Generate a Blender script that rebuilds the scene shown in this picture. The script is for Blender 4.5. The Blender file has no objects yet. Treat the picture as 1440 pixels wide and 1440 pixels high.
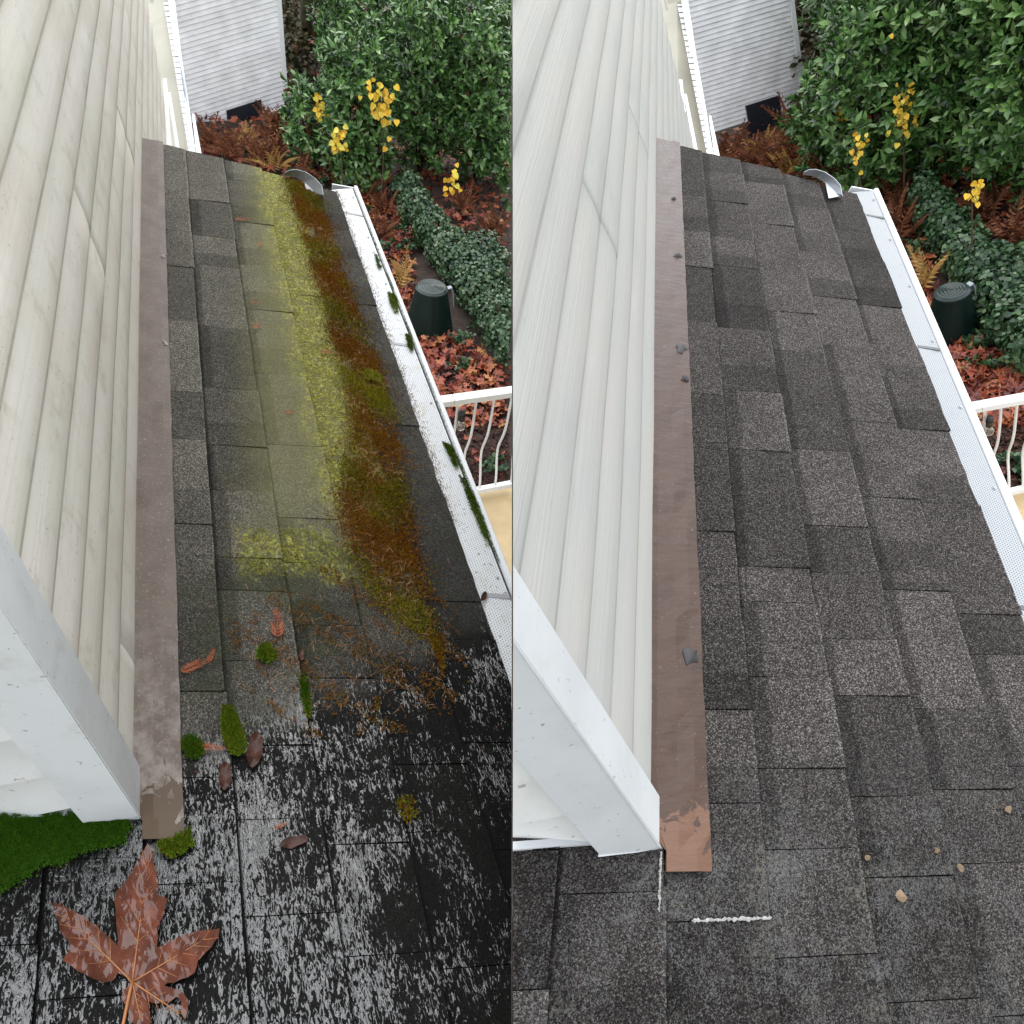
import bpy, bmesh, math, random
import numpy as np
from mathutils import Vector, Matrix
random.seed(7); rng = np.random.default_rng(7)
C = bpy.context.scene.collection
scene = bpy.context.scene

# ------------------------------------------------------------------ camera, sky, sun, exposure
FP = 1020.0                                   # focal length for a 1440 unit wide frame
def nz(v): v = np.array(v, float); return v/np.linalg.norm(v)
def ray(x, y): return np.array([x-720.0, y-720.0, FP])
_down = nz([.126, .687, .714])                # plumb line seen by the camera (x right, y down, z ahead)
_up = -_down
_fw = nz(np.array([0, 0, 1.0]) - np.dot([0, 0, 1.0], _up)*_up)
_rt = np.cross(_fw, _up)
RW = np.stack([_rt, _fw, _up])                # camera axes -> world axes
CAMP = np.array([0, 0, 7.2])
def W3(p): return (RW @ np.asarray(p, float).T).T + CAMP
cam = bpy.data.cameras.new('camera'); camo = bpy.data.objects.new('camera', cam); C.objects.link(camo)
cam.sensor_width = 36; cam.sensor_fit = 'HORIZONTAL'; cam.lens = FP/1440*36
cam.clip_start = .03; cam.clip_end = 2000
m = Matrix.Identity(4)
for i, a in enumerate(([1, 0, 0], [0, -1, 0], [0, 0, -1])):
    q = RW @ np.array(a, float)
    for j in range(3): m[j][i] = q[j]
for j in range(3): m[j][3] = CAMP[j]
camo.matrix_world = m
scene.camera = camo

_sd = RW @ nz([-.06, -.86, -.38])                 # soft light through thin cloud, from the upper right
SUN_EL = math.degrees(math.asin(_sd[2])); SUN_AZ = math.degrees(math.atan2(_sd[0], _sd[1]))
world = bpy.data.worlds.new('World'); scene.world = world; world.use_nodes = True
wn = world.node_tree; wn.nodes.clear()
sky = wn.nodes.new('ShaderNodeTexSky'); sky.sky_type = 'NISHITA'; sky.sun_disc = False
sky.sun_elevation = math.radians(SUN_EL); sky.sun_rotation = math.radians(SUN_AZ)
sky.air_density = 2.0; sky.dust_density = .6; sky.ozone_density = 1.0
hs = wn.nodes.new('ShaderNodeHueSaturation'); hs.inputs['Saturation'].default_value = .30
bgn = wn.nodes.new('ShaderNodeBackground'); bgn.inputs['Strength'].default_value = .15
wo = wn.nodes.new('ShaderNodeOutputWorld')
wn.links.new(sky.outputs[0], hs.inputs['Color']); wn.links.new(hs.outputs[0], bgn.inputs['Color']); wn.links.new(bgn.outputs[0], wo.inputs[0])
sl = bpy.data.lights.new('sun', 'SUN'); sl.energy = .8; sl.angle = math.radians(85); sl.color = (1, .965, .91)
slo = bpy.data.objects.new('sun', sl); C.objects.link(slo)
_sd = Vector(_sd)
slo.rotation_euler = _sd.to_track_quat('Z', 'Y').to_euler()
scene.view_settings.view_transform = 'Standard'; scene.view_settings.look = 'None'
scene.view_settings.gamma = 1; scene.view_settings.use_curve_mapping = False
scene.view_settings.exposure = 1.32
scene.cycles.max_bounces = 6

# ------------------------------------------------------------------ site frames
class Site: pass
def site(name, side, e, s, v, O, k, mw, mh, front):
    o = Site(); o.name = name; o.side = side
    o.e = nz(ray(*e)); o.s = nz(ray(*s)); o.v = nz(ray(*v)); o.O = ray(*O)/FP*k
    o.mw = mw; o.mh = mh
    n = np.cross(o.e, o.s); n = nz(n); n = n if n[2] < 0 else -n; o.rn = n            # roof normal, toward the viewer
    w = nz(np.cross(o.e, o.v)); w = w if w@o.s > 0 else -w; o.wn = w                  # wall normal, out over the roof
    o.front = nz(front)                                                             # level line along the end wall, toward its corner
    o.G = 6.2
    def roof(U, W, h=0.0): return o.O + np.multiply.outer(U, o.s) + np.multiply.outer(np.multiply(W, mw), o.e) + np.multiply.outer(h, o.rn)
    o.roof = roof
    def wall(W, H, p=0.0): return o.O - .023*o.s + np.multiply.outer(np.multiply(W, mw), o.e) - np.multiply.outer(np.multiply(H, mh), o.v) + np.multiply.outer(p, o.wn)
    o.wall = wall
    def onroof(x, y):
        M = np.stack([ray(x, y), -o.s, -o.e*mw], 1); t, u, w_ = np.linalg.solve(M, o.O); return u, w_
    o.onroof = onroof
    def onwall(x, y):
        M = np.stack([ray(x, y), -o.e*mw, o.v*mh], 1); t, w_, h_ = np.linalg.solve(M, o.O-.023*o.s); return w_, h_
    o.onwall = onwall
    o.px = lambda x, y, Z: ray(x, y)/FP*Z
    def ground(x, y, h=0.0):
        r = ray(x, y); return r*((o.G-h)/(r@o.v))
    o.ground = ground
    return o
SA = site('A', -1, (209, -480), (5300, 1100), (513, 1675), (199, 1153), 1.184, 1.202, 1.18, [8395, -1937, -1020])
SB = site('B', 1, (928, -440), (6200, 1150), (1325, 1725), (929, 1195), .947, 1.0, 1.0, [7496, -1961, -1020])
SITES = (SA, SB)
def bx(x, y):                                   # the same spot of the yard in the second view
    return x + 727 + (y-200)*.02, y + 10 - (y-150)*.015
def P(st, x, y): return (x, y) if st is SA else bx(x, y)

# ------------------------------------------------------------------ mesh helpers
def link(o, parent=None):
    C.objects.link(o)
    if parent is not None:
        o.parent = parent
    return o
def origin_of(o):
    return np.array(o.get('_org', (0, 0, 0)), float)
def thing(name, label, cat, base, group=None):
    o = bpy.data.objects.new(name, None); C.objects.link(o); o.empty_display_size = .05
    o.location = Vector(base); o['label'] = label; o['category'] = cat
    if group: o['group'] = group
    ORG[o.name] = np.array(base, float)
    return o
ORG = {}
def tag(o, label=None, cat=None, group=None, kind=None):
    if label: o['label'] = label
    if cat: o['category'] = cat
    if group: o['group'] = group
    if kind: o['kind'] = kind
    return o
def cut_keep(verts, side):
    x = verts[:, 0]*side
    return x
def mk(name, verts, faces, mat, parent=None, st=None, uv=None, cell=None, smooth=False, base=None, solid=0, bevel=0, fill=True):
    """verts in camera-aligned metres; clipped to its own half of the place; linked as one object"""
    verts = np.asarray(verts, float).reshape(-1, 3)
    side = st.side if st else 0
    need = False
    if side:
        x = verts[:, 0]*side
        if x.max() < .001: return None
        need = x.min() < .001
    wv = W3(verts)
    if parent is not None: org = ORG[parent.name]
    else: org = wv.mean(0) if base is None else np.asarray(base, float)
    me = bpy.data.meshes.new(name)
    me.from_pydata([tuple(a) for a in wv-org], [], [tuple(int(i) for i in f) for f in faces])
    if uv is not None:
        lay = me.uv_layers.new(name='place'); uv = np.asarray(uv, float)
        idx = np.empty(len(me.loops), int); me.loops.foreach_get('vertex_index', idx)
        lay.data.foreach_set('uv', uv[idx].ravel())
    if cell is not None:
        lay = me.uv_layers.new(name='cell'); cell = np.asarray(cell, float)
        idx = np.empty(len(me.loops), int); me.loops.foreach_get('vertex_index', idx)
        lay.data.foreach_set('uv', cell[idx].ravel())
    if need or solid or bevel:
        bm = bmesh.new(); bm.from_mesh(me)
        if solid:
            bmesh.ops.recalc_face_normals(bm, faces=bm.faces); bmesh.ops.solidify(bm, geom=bm.faces[:], thickness=solid)
        if bevel:
            bmesh.ops.bevel(bm, geom=[e for e in bm.edges if e.is_manifold and e.calc_face_angle(0) > .5], offset=bevel, segments=2, affect='EDGES', profile=.7)
        if need:
            no = Vector(RW @ np.array([side, 0, 0.0])); co = Vector(CAMP + RW@np.array([side*.001, 0, 0]) - org)
            r = bmesh.ops.bisect_plane(bm, geom=bm.verts[:]+bm.edges[:]+bm.faces[:], plane_co=co, plane_no=no, clear_inner=True)
            if fill:
                ed = [g for g in r['geom_cut'] if isinstance(g, bmesh.types.BMEdge) and g.is_boundary]
                if ed:
                    try: bmesh.ops.holes_fill(bm, edges=ed, sides=0)
                    except Exception: pass
        if len(bm.faces) == 0:
            bm.free(); return None
        bm.to_mesh(me); bm.free()
    if smooth: me.shade_smooth()
    if mat: me.materials.append(mat)
    o = bpy.data.objects.new(name, me); link(o, parent); ORG[o.name] = org
    if parent is None: o.location = Vector(org)
    else: o.location = Vector((0, 0, 0)); ORG[o.name] = org
    return o
def hexa(p):   # 8 corners: 4 of one face in order then 4 of the other
    return np.array(p, float), [(0, 3, 2, 1), (4, 5, 6, 7), (0, 1, 5, 4), (1, 2, 6, 5), (2, 3, 7, 6), (3, 0, 4, 7)]
def box_axes(c, a, b, d):
    """centre c, half-vectors a b d"""
    c, a, b, d = map(np.asarray, (c, a, b, d))
    return hexa([c-a-b-d, c+a-b-d, c+a+b-d, c-a+b-d, c-a-b+d, c+a-b+d, c+a+b+d, c-a+b+d])
def tube(path, r, n=8, cap=True):
    path = np.asarray(path, float); k = len(path)
    r = np.full(k, r) if np.isscalar(r) else np.asarray(r, float)
    vs = []; fs = []
    t = np.gradient(path, axis=0); up = np.array([.13, .31, .94])
    for i in range(k):
        ti = nz(t[i]); a = nz(np.cross(ti, up)); b = np.cross(ti, a)
        for j in range(n):
            w = 2*math.pi*j/n; vs.append(path[i] + r[i]*(math.cos(w)*a+math.sin(w)*b))
    for i in range(k-1):
        for j in range(n):
            fs.append((i*n+j, i*n+(j+1) % n, (i+1)*n+(j+1) % n, (i+1)*n+j))
    if cap: fs += [tuple(range(n-1, -1, -1)), tuple((k-1)*n+j for j in range(n))]
    return np.array(vs), fs
def join(parts):
    V = []; Fc = []; n = 0
    for v, f in parts:
        V.append(np.asarray(v, float).reshape(-1, 3)); Fc += [tuple(i+n for i in q) for q in f]; n += len(V[-1])
    return np.concatenate(V), Fc
def scatter(name, tv, tf, pos, M, mat, parent=None, st=None, base=None, smooth=False):
    """one mesh of many copies of a small template; M = (n,3,3) rotation-scale matrices, camera-aligned metres"""
    tv = np.asarray(tv, float); pos = np.asarray(pos, float)
    if st is not None:
        keep = pos[:, 0]*st.side > .03; pos = pos[keep]; M = M[keep]
    n = len(pos); k = len(tv)
    if n == 0: return None
    V = np.einsum('nij,kj->nki', M, tv) + pos[:, None, :]
    if st is not None:
        ok = (V[:, :, 0]*st.side).min(1) > .002; V = V[ok]; n = len(V)
        if n == 0: return None
    wv = W3(V.reshape(-1, 3))
    org = ORG[parent.name] if parent is not None else (wv.mean(0) if base is None else np.asarray(base))
    wv = wv-org
    me = bpy.data.meshes.new(name); me.vertices.add(n*k); me.vertices.foreach_set('co', wv.ravel())
    loops = []; st_ = []; tot = []; q = 0
    for f in tf: loops += list(f); st_.append(q); tot.append(len(f)); q += len(f)
    L = (np.array(loops)[None, :] + (np.arange(n)*k)[:, None]).ravel()
    S = (np.array(st_)[None, :] + (np.arange(n)*q)[:, None]).ravel()
    me.loops.add(len(L)); me.loops.foreach_set('vertex_index', L.astype(np.int32))
    me.polygons.add(len(S)); me.polygons.foreach_set('loop_start', S.astype(np.int32))
    me.update(calc_edges=True); me.validate()
    if smooth: me.shade_smooth()
    me.materials.append(mat)
    o = bpy.data.objects.new(name, me); link(o, parent); ORG[o.name] = org
    if parent is None: o.location = Vector(org)
    return o
def basis(d, spin=None, up=None):
    """matrices whose local y runs along d (n,3); z is as near as possible to 'up'"""
    d = d/np.linalg.norm(d, axis=1, keepdims=True); n = len(d)
    u = rng.normal(size=(n, 3)) if up is None else np.broadcast_to(up, (n, 3)) + rng.normal(size=(n, 3))*.05
    z = u - (u*d).sum(1, keepdims=True)*d; z /= np.linalg.norm(z, axis=1, keepdims=True)+1e-9
    x = np.cross(d, z)
    if spin is not None:
        c, s = np.cos(spin)[:, None], np.sin(spin)[:, None]; x, z = x*c+z*s, z*c-x*s
    return np.stack([x, d, z], 2)
def inpoly(pts, poly):
    x, y = pts[:, 0], pts[:, 1]; c = np.zeros(len(pts), bool); p = np.array(poly, float); j = len(p)-1
    for i in range(len(p)):
        c ^= ((p[i, 1] > y) != (p[j, 1] > y)) & (x < (p[j, 0]-p[i, 0])*(y-p[i, 1])/(p[j, 1]-p[i, 1]+1e-12)+p[i, 0]); j = i
    return c
def sample_poly(poly, n):
    p = np.array(poly, float); lo, hi = p.min(0), p.max(0); out = np.zeros((0, 2))
    while len(out) < n:
        q = rng.uniform(lo, hi, size=(n*2, 2)); out = np.concatenate([out, q[inpoly(q, poly)]])
    return out[:n]
def roof_pts(st, poly_px, n):
    """even scatter over the patch of roof whose corners are given"""
    poly = [st.onroof(*P_) for P_ in poly_px]
    return sample_poly(poly, n)

# ------------------------------------------------------------------ material helpers
class NT:
    def __init__(s, name):
        s.m = bpy.data.materials.new(name); s.m.use_nodes = True; s.t = s.m.node_tree
        s.b = s.t.nodes['Principled BSDF']
    def n(s, typ, **kw):
        x = s.t.nodes.new(typ)
        for k, v in kw.items():
            if k in ('inp',):
                for a, b in v.items():
                    if hasattr(b, 'bl_idname') or isinstance(b, bpy.types.NodeSocket): s.t.links.new(b, x.inputs[a])
                    else: x.inputs[a].default_value = b
            else: setattr(x, k, v)
        return x
    def l(s, a, b): s.t.links.new(a, b)
    def set(s, k, v):
        if isinstance(v, bpy.types.NodeSocket): s.l(v, s.b.inputs[k])
        else: s.b.inputs[k].default_value = v
    def coord(s, kind='Object'): return s.n('ShaderNodeTexCoord').outputs[kind]
    def uv(s, name): return s.n('ShaderNodeUVMap', uv_map=name).outputs[0]
    def mapv(s, v, scale=(1, 1, 1), loc=(0, 0, 0), rot=(0, 0, 0)):
        return s.n('ShaderNodeMapping', inp={'Vector': v, 'Scale': scale, 'Location': loc, 'Rotation': rot}).outputs[0]
    def noise(s, v, scale, detail=3, rough=.55, dist=0.0, w=None):
        return s.n('ShaderNodeTexNoise', inp={'Vector': v, 'Scale': scale, 'Detail': detail, 'Roughness': rough, 'Distortion': dist}).outputs['Fac']
    def ramp(s, f, stops, interp='LINEAR'):
        r = s.n('ShaderNodeValToRGB', inp={'Fac': f}); cr = r.color_ramp; cr.interpolation = interp
        while len(cr.elements) < len(stops): cr.elements.new(.5)
        for e, (p, c) in zip(cr.elements, stops):
            e.position = p; e.color = (c, c, c, 1) if not hasattr(c, '__len__') else tuple(c)+(1,)
        return r.outputs[0]
    def math(s, op, a, b=0.0, c=None):
        x = s.n('ShaderNodeMath', operation=op)
        for i, q in enumerate((a, b) if c is None else (a, b, c)):
            if isinstance(q, bpy.types.NodeSocket): s.l(q, x.inputs[i])
            else: x.inputs[i].default_value = q
        return x.outputs[0]
    def smooth(s, v, lo, hi):
        return s.n('ShaderNodeMapRange', interpolation_type='SMOOTHSTEP', inp={'Value': v, 'From Min': lo, 'From Max': hi}).outputs[0]
    def mix(s, f, a, b, mode='MIX'):
        x = s.n('ShaderNodeMix', data_type='RGBA', blend_type=mode)
        for i, q in ((0, f), (6, a), (7, b)):
            if isinstance(q, bpy.types.NodeSocket): s.l(q, x.inputs[i])
            elif i == 0: x.inputs[0].default_value = q
            else: x.inputs[i].default_value = (*q, 1) if len(q) == 3 else q
        return x.outputs[2]
    def bump(s, h, strength=.5, dist=.001, prev=None):
        x = s.n('ShaderNodeBump', inp={'Height': h, 'Strength': strength, 'Distance': dist})
        if prev is not None: s.l(prev, x.inputs['Normal'])
        return x.outputs[0]
    def sep(s, v):
        x = s.n('ShaderNodeSeparateXYZ', inp={0: v}); return x.outputs
    def rnd(s): return s.n('ShaderNodeObjectInfo').outputs['Random']
    def island(s): return s.n('ShaderNodeNewGeometry').outputs['Random Per Island']

def simple(name, col, rough=.5, var=.12, scale=6, spec=.5, bump=0, bscale=80, coat=0, metal=0, rnd=0):
    t = NT(name); co = t.coord(); n = t.noise(co, scale, 4)
    c = t.mix(t.math('MULTIPLY', t.ramp(n, [(.3, 0), (.7, 1)]), 1), [x*(1-var) for x in col], [min(1, x*(1+var)) for x in col])
    if rnd:
        v = t.math('MULTIPLY_ADD', t.rnd(), rnd, 1-rnd/2)
        c = t.n('ShaderNodeHueSaturation', inp={'Color': c, 'Value': v}).outputs[0]
    t.set('Base Color', c); t.set('Roughness', rough); t.set('Specular IOR Level', spec); t.set('Metallic', metal)
    if coat: t.set('Coat Weight', coat); t.set('Coat Roughness', .05)
    if bump: t.set('Normal', t.bump(t.noise(co, bscale, 3), bump, .002))
    return t.m
def leafmat(name, cols, rough=.4, spec=.5, island=True, trans=.12, coat=0.0):
    t = NT(name); r = t.island() if island else t.rnd(); spec *= .6; coat *= .5
    n = t.ramp(t.noise(t.coord(), 2.3, 3), [(.3, 0), (.7, 1)])
    f = t.math('ADD', t.math('MULTIPLY', r, .62), t.math('MULTIPLY', n, .36))
    k = len(cols); c = t.ramp(f, [(i/(k-1)*.9+.05, cols[i]) for i in range(k)])
    t.set('Base Color', c); t.set('Roughness', rough); t.set('Specular IOR Level', spec)
    if coat: t.set('Coat Weight', coat); t.set('Coat Roughness', .18)
    return t.m

def shingle_mat(name, dirty):
    t = NT(name); uv = t.uv('place'); cell = t.uv('cell'); r = t.rnd()
    U, Wc, _ = t.sep(uv); cu, cw, _ = t.sep(cell)
    # mineral granules
    g1 = t.n('ShaderNodeTexVoronoi', feature='F1', inp={'Vector': uv, 'Scale': 620.0 if not dirty else 560.0, 'Randomness': 1.0}).outputs['Color']
    g = t.sep(g1)[0]; g2 = t.sep(g1)[1]
    big = t.noise(uv, 7, 4); mid = t.noise(uv, 45, 3)
    if dirty:
        base = t.ramp(g, [(0, (.030, .028, .024)), (.4, (.062, .057, .047)), (.8, (.125, .116, .095)), (1, (.24, .225, .185))])
    else:
        base = t.ramp(g, [(0, (.011, .0095, .0095)), (.4, (.029, .0245, .0235)), (.75, (.066, .057, .052)), (1, (.18, .165, .15))])
    tone = t.math('MULTIPLY_ADD', r, .62 if dirty else .58, .66 if dirty else .62)
    patch = t.math('MULTIPLY_ADD', t.ramp(big, [(.3, 0), (.7, 1)]), .34, .83)
    bw = t.math('MULTIPLY_ADD', t.math('FRACT', t.math('MULTIPLY', r, 23.1)), .16, .12)
    band = t.math('MULTIPLY', t.math('GREATER_THAN', t.math('FRACT', t.math('MULTIPLY', r, 7.31)), .30), t.math('SUBTRACT', 1, t.smooth(t.math('SUBTRACT', t.math('ADD', cu, t.math('MULTIPLY', mid, .08)), bw), -.01, .06)))
    lip_shade = t.math('SUBTRACT', 1, t.smooth(t.math('ABSOLUTE', cu), .015, .06))  # contact shadow and dirt painted in where each tab emerges from the course above
    worn = t.smooth(cu, .955, .985)
    tone = t.math('MULTIPLY', t.math('MULTIPLY', tone, patch), t.math('SUBTRACT', 1, t.math('MULTIPLY', band, .40)))
    tone = t.math('MULTIPLY', tone, t.math('SUBTRACT', 1, t.math('MULTIPLY', lip_shade, .6)))
    tone = t.math('MULTIPLY', tone, t.math('ADD', 1, t.math('MULTIPLY', worn, .35)))
    # blend drop: part of a tab darker across the whole course
    dr = t.math('MULTIPLY', t.math('LESS_THAN', t.math('FRACT', t.math('MULTIPLY', r, 13.7)), .4), t.math('LESS_THAN', cw, .38))
    tone = t.math('MULTIPLY', tone, t.math('SUBTRACT', 1, t.math('MULTIPLY', dr, .28)))
    col = t.n('ShaderNodeHueSaturation', inp={'Color': base, 'Value': tone}).outputs[0]
    edge = t.math('ADD', Wc, t.math('MULTIPLY', t.math('SUBTRACT', t.noise(uv, 9, 4), .5), .14))
    if dirty:
        slant = t.math('SUBTRACT', edge, t.math('MULTIPLY', U, .42))
        wet = t.math('SUBTRACT', 1, t.smooth(slant, .0, .14))
        damp = t.math('SUBTRACT', 1, t.smooth(t.math('SUBTRACT', edge, t.math('MULTIPLY', U, .25)), .36, .46))
        eave = t.smooth(t.math('ADD', U, t.math('MULTIPLY', mid, .04)), .56, .60)
        # yellow-green lichen crust in the third course, thin green film beside it
        lw = t.math('ADD', U, t.math('MULTIPLY', t.math('SUBTRACT', t.noise(uv, 19, 6, .75), .5), .17))
        ln = t.math('MULTIPLY', t.smooth(lw, .365, .44), t.math('SUBTRACT', 1, t.smooth(lw, .54, .58)))
        ln = t.math('MULTIPLY', ln, t.smooth(edge, .56, .62))
        p2 = t.math('MULTIPLY', t.smooth(lw, .17, .22), t.math('SUBTRACT', 1, t.smooth(lw, .42, .46)))
        p2 = t.math('MULTIPLY', p2, t.math('MULTIPLY', t.smooth(t.math('ADD', edge, t.math('MULTIPLY', t.math('SUBTRACT', lw, U), -.9)), .42, .46), t.math('SUBTRACT', 1, t.smooth(t.math('ADD', edge, t.math('SUBTRACT', lw, U)), .53, .57))))
        crust = t.math('MAXIMUM', ln, p2)
        spk = t.ramp(t.noise(uv, 150, 4, .75), [(.46, 0), (.53, 1)])
        edge2 = t.math('ADD', Wc, t.math('MULTIPLY', t.math('SUBTRACT', t.noise(uv, 6, 5, .7), .5), .55))
        film = t.math('MULTIPLY', t.smooth(t.math('SUBTRACT', lw, t.math('MULTIPLY', Wc, .09)), .10, .26), t.math('MULTIPLY', t.smooth(edge2, .30, .72), t.math('SUBTRACT', 1, eave)))
        col = t.mix(t.math('MULTIPLY', film, .55), col, (.165, .16, .065))
        cc = t.ramp(t.noise(uv, 90, 3), [(.35, (.15, .145, .012)), (.5, (.30, .29, .030)), (.66, (.47, .46, .14))])
        blot = t.math('MULTIPLY_ADD', t.smooth(t.noise(uv, 30, 4, .7), .38, .58), .55, .38)
        col = t.mix(t.math('MULTIPLY', t.math('MULTIPLY', t.math('MULTIPLY', crust, spk), blot), .95), col, cc)
        gr = t.math('MULTIPLY', damp, t.smooth(t.noise(uv, 11, 4), .42, .62))
        col = t.mix(t.math('MULTIPLY', damp, .5), col, t.n('ShaderNodeHueSaturation', inp={'Color': col, 'Value': .55, 'Saturation': .8}).outputs[0])
        col = t.mix(t.math('MULTIPLY', gr, t.math('MULTIPLY', t.math('SUBTRACT', 1, wet), .4)), col, (.035, .042, .018))
        col = t.mix(t.math('MULTIPLY', eave, .5), col, (.017, .0175, .019))
        col = t.mix(t.math('MULTIPLY', wet, .93), col, (.0035, .0036, .0034))
    else:
        slant = t.math('SUBTRACT', edge, t.math('MULTIPLY', U, .15))
        wet = t.math('SUBTRACT', 1, t.smooth(slant, -.04, .16))
        damp = wet
        col = t.mix(t.math('MULTIPLY', wet, .62), col, t.n('ShaderNodeHueSaturation', inp={'Color': col, 'Value': .5}).outputs[0])
        old = t.math('MULTIPLY', t.math('MULTIPLY', t.smooth(t.noise(uv, 10, 6, .7), .52, .68), wet), t.smooth(t.noise(uv, 160, 3, .7), .45, .6))
        col = t.mix(t.math('MULTIPLY', old, .5), col, (.16, .145, .115))
    # standing water: sheets and rivulets drawn down the slope
    st1 = t.mapv(uv, (70, 30, 1)); st2 = t.mapv(uv, (190, 80, 1) if dirty else (380, 290, 1))
    f1 = t.noise(st1, 1, 4, .62, 1.4); f2 = t.noise(st2, 1, 2, .5, 1.5)
    zone = t.noise(uv, 8.5, 3)
    f = t.math('ADD', t.math('MULTIPLY', f1, .38 if dirty else .30), t.math('MULTIPLY', f2, .62 if dirty else .70))
    thr = t.math('MULTIPLY_ADD', zone, -.58 if dirty else -.42, .795 if dirty else .765)
    if dirty: thr = t.math('ADD', thr, t.math('MULTIPLY', t.smooth(U, .27, .42), .07))
    sheet = t.math('MULTIPLY', t.smooth(t.math('SUBTRACT', f, thr), -.012, .022), wet)
    sheet = t.math('MULTIPLY', sheet, t.math('SUBTRACT', 1, lip_shade))
    h = t.math('ADD', t.math('MULTIPLY', g2, .5), t.math('MULTIPLY', mid, .6))
    h = t.math('MULTIPLY', h, t.math('SUBTRACT', 1, t.math('MULTIPLY', sheet, .93)))
    nb = t.bump(h, .7, .0016)
    wnrm = t.bump(t.math('ADD', f1, t.math('MULTIPLY', f2, .8)), .5, .004)
    t.set('Base Color', t.mix(t.math('MULTIPLY', sheet, .6), col, (.004, .004, .0045)))
    t.set('Roughness', t.math('SUBTRACT', .88, t.math('MULTIPLY', wet, .35)))
    t.set('Specular IOR Level', t.math('MULTIPLY_ADD', wet, -.09, .12)); t.set('Normal', nb)
    t.set('Coat Weight', t.math('ADD', t.math('MULTIPLY', sheet, 1.0 if dirty else .55), t.math('MULTIPLY', t.math('MULTIPLY', wet, t.math('SUBTRACT', 1, sheet)), .015)))
    t.set('Coat IOR', 1.95); t.set('Coat Roughness', .05); t.set('Coat Normal', wnrm)
    return t.m

def siding_mat(name, dirty):
    t = NT(name); uv = t.uv('place'); r = t.rnd(); cell = t.uv('cell')
    grain = t.noise(t.mapv(uv, (1.5, 230, 1)), 1, 3, .6)
    diag = t.noise(t.mapv(uv, (14, 60, 1), rot=(0, 0, .5)), 1, 4, .7)
    big = t.noise(t.mapv(uv, (2.2, 9, 1)), 1, 4, .6)
    if dirty:
        c = t.ramp(big, [(.25, (.66, .64, .55)), (.42, (.76, .73, .65)), (.55, (.77, .72, .66)), (.7, (.82, .80, .73))])
        st = t.smooth(t.noise(uv, 13, 6, .72), .50, .74)
        c = t.mix(t.math('MULTIPLY', t.smooth(t.noise(t.mapv(uv, (3, 5, 1)), 1, 4), .45, .7), .45), c, (.62, .53, .45))
        c = t.mix(t.math('MULTIPLY', st, .55), c, (.46, .40, .31))
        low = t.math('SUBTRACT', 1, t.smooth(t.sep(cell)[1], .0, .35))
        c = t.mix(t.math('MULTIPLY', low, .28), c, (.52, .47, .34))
        spk = t.smooth(t.noise(uv, 120, 4, .8), .635, .665)
        c = t.mix(t.math('MULTIPLY', spk, .7), c, (.20, .15, .10))
    else:
        c = t.ramp(big, [(.25, (.36, .36, .345)), (.45, (.405, .405, .385)), (.6, (.43, .41, .385)), (.75, (.455, .455, .44))])
        st = t.math('MULTIPLY', t.smooth(diag, .58, .8), .25)
        c = t.mix(st, c, (.62, .62, .60))
        spk = t.smooth(t.noise(uv, 60, 3, .75), .675, .70)
        c = t.mix(t.math('MULTIPLY', spk, .4), c, (.25, .2, .15))
    c = t.mix(t.math('MULTIPLY', t.smooth(grain, .45, .7), .14 if dirty else .24), c, (.42, .41, .38))
    seam = t.math('SUBTRACT', 1, t.smooth(t.math('ABSOLUTE', t.sep(cell)[1]), .015, .055))  # shadow at each lap painted in as a dark line, patchy with grime
    c = t.mix(t.math('MULTIPLY', seam, t.math('MULTIPLY_ADD', t.noise(uv, 9, 3), .7, .02)), c, (.16, .14, .11) if dirty else (.20, .20, .19))  # seam: painted lap shadow, broken up by grime
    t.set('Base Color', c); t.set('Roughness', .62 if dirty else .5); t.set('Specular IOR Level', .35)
    nb = t.bump(grain, .35 if dirty else .6, .0015); t.set('Normal', t.bump(diag, .2, .0012, nb))
    return t.m

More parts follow.
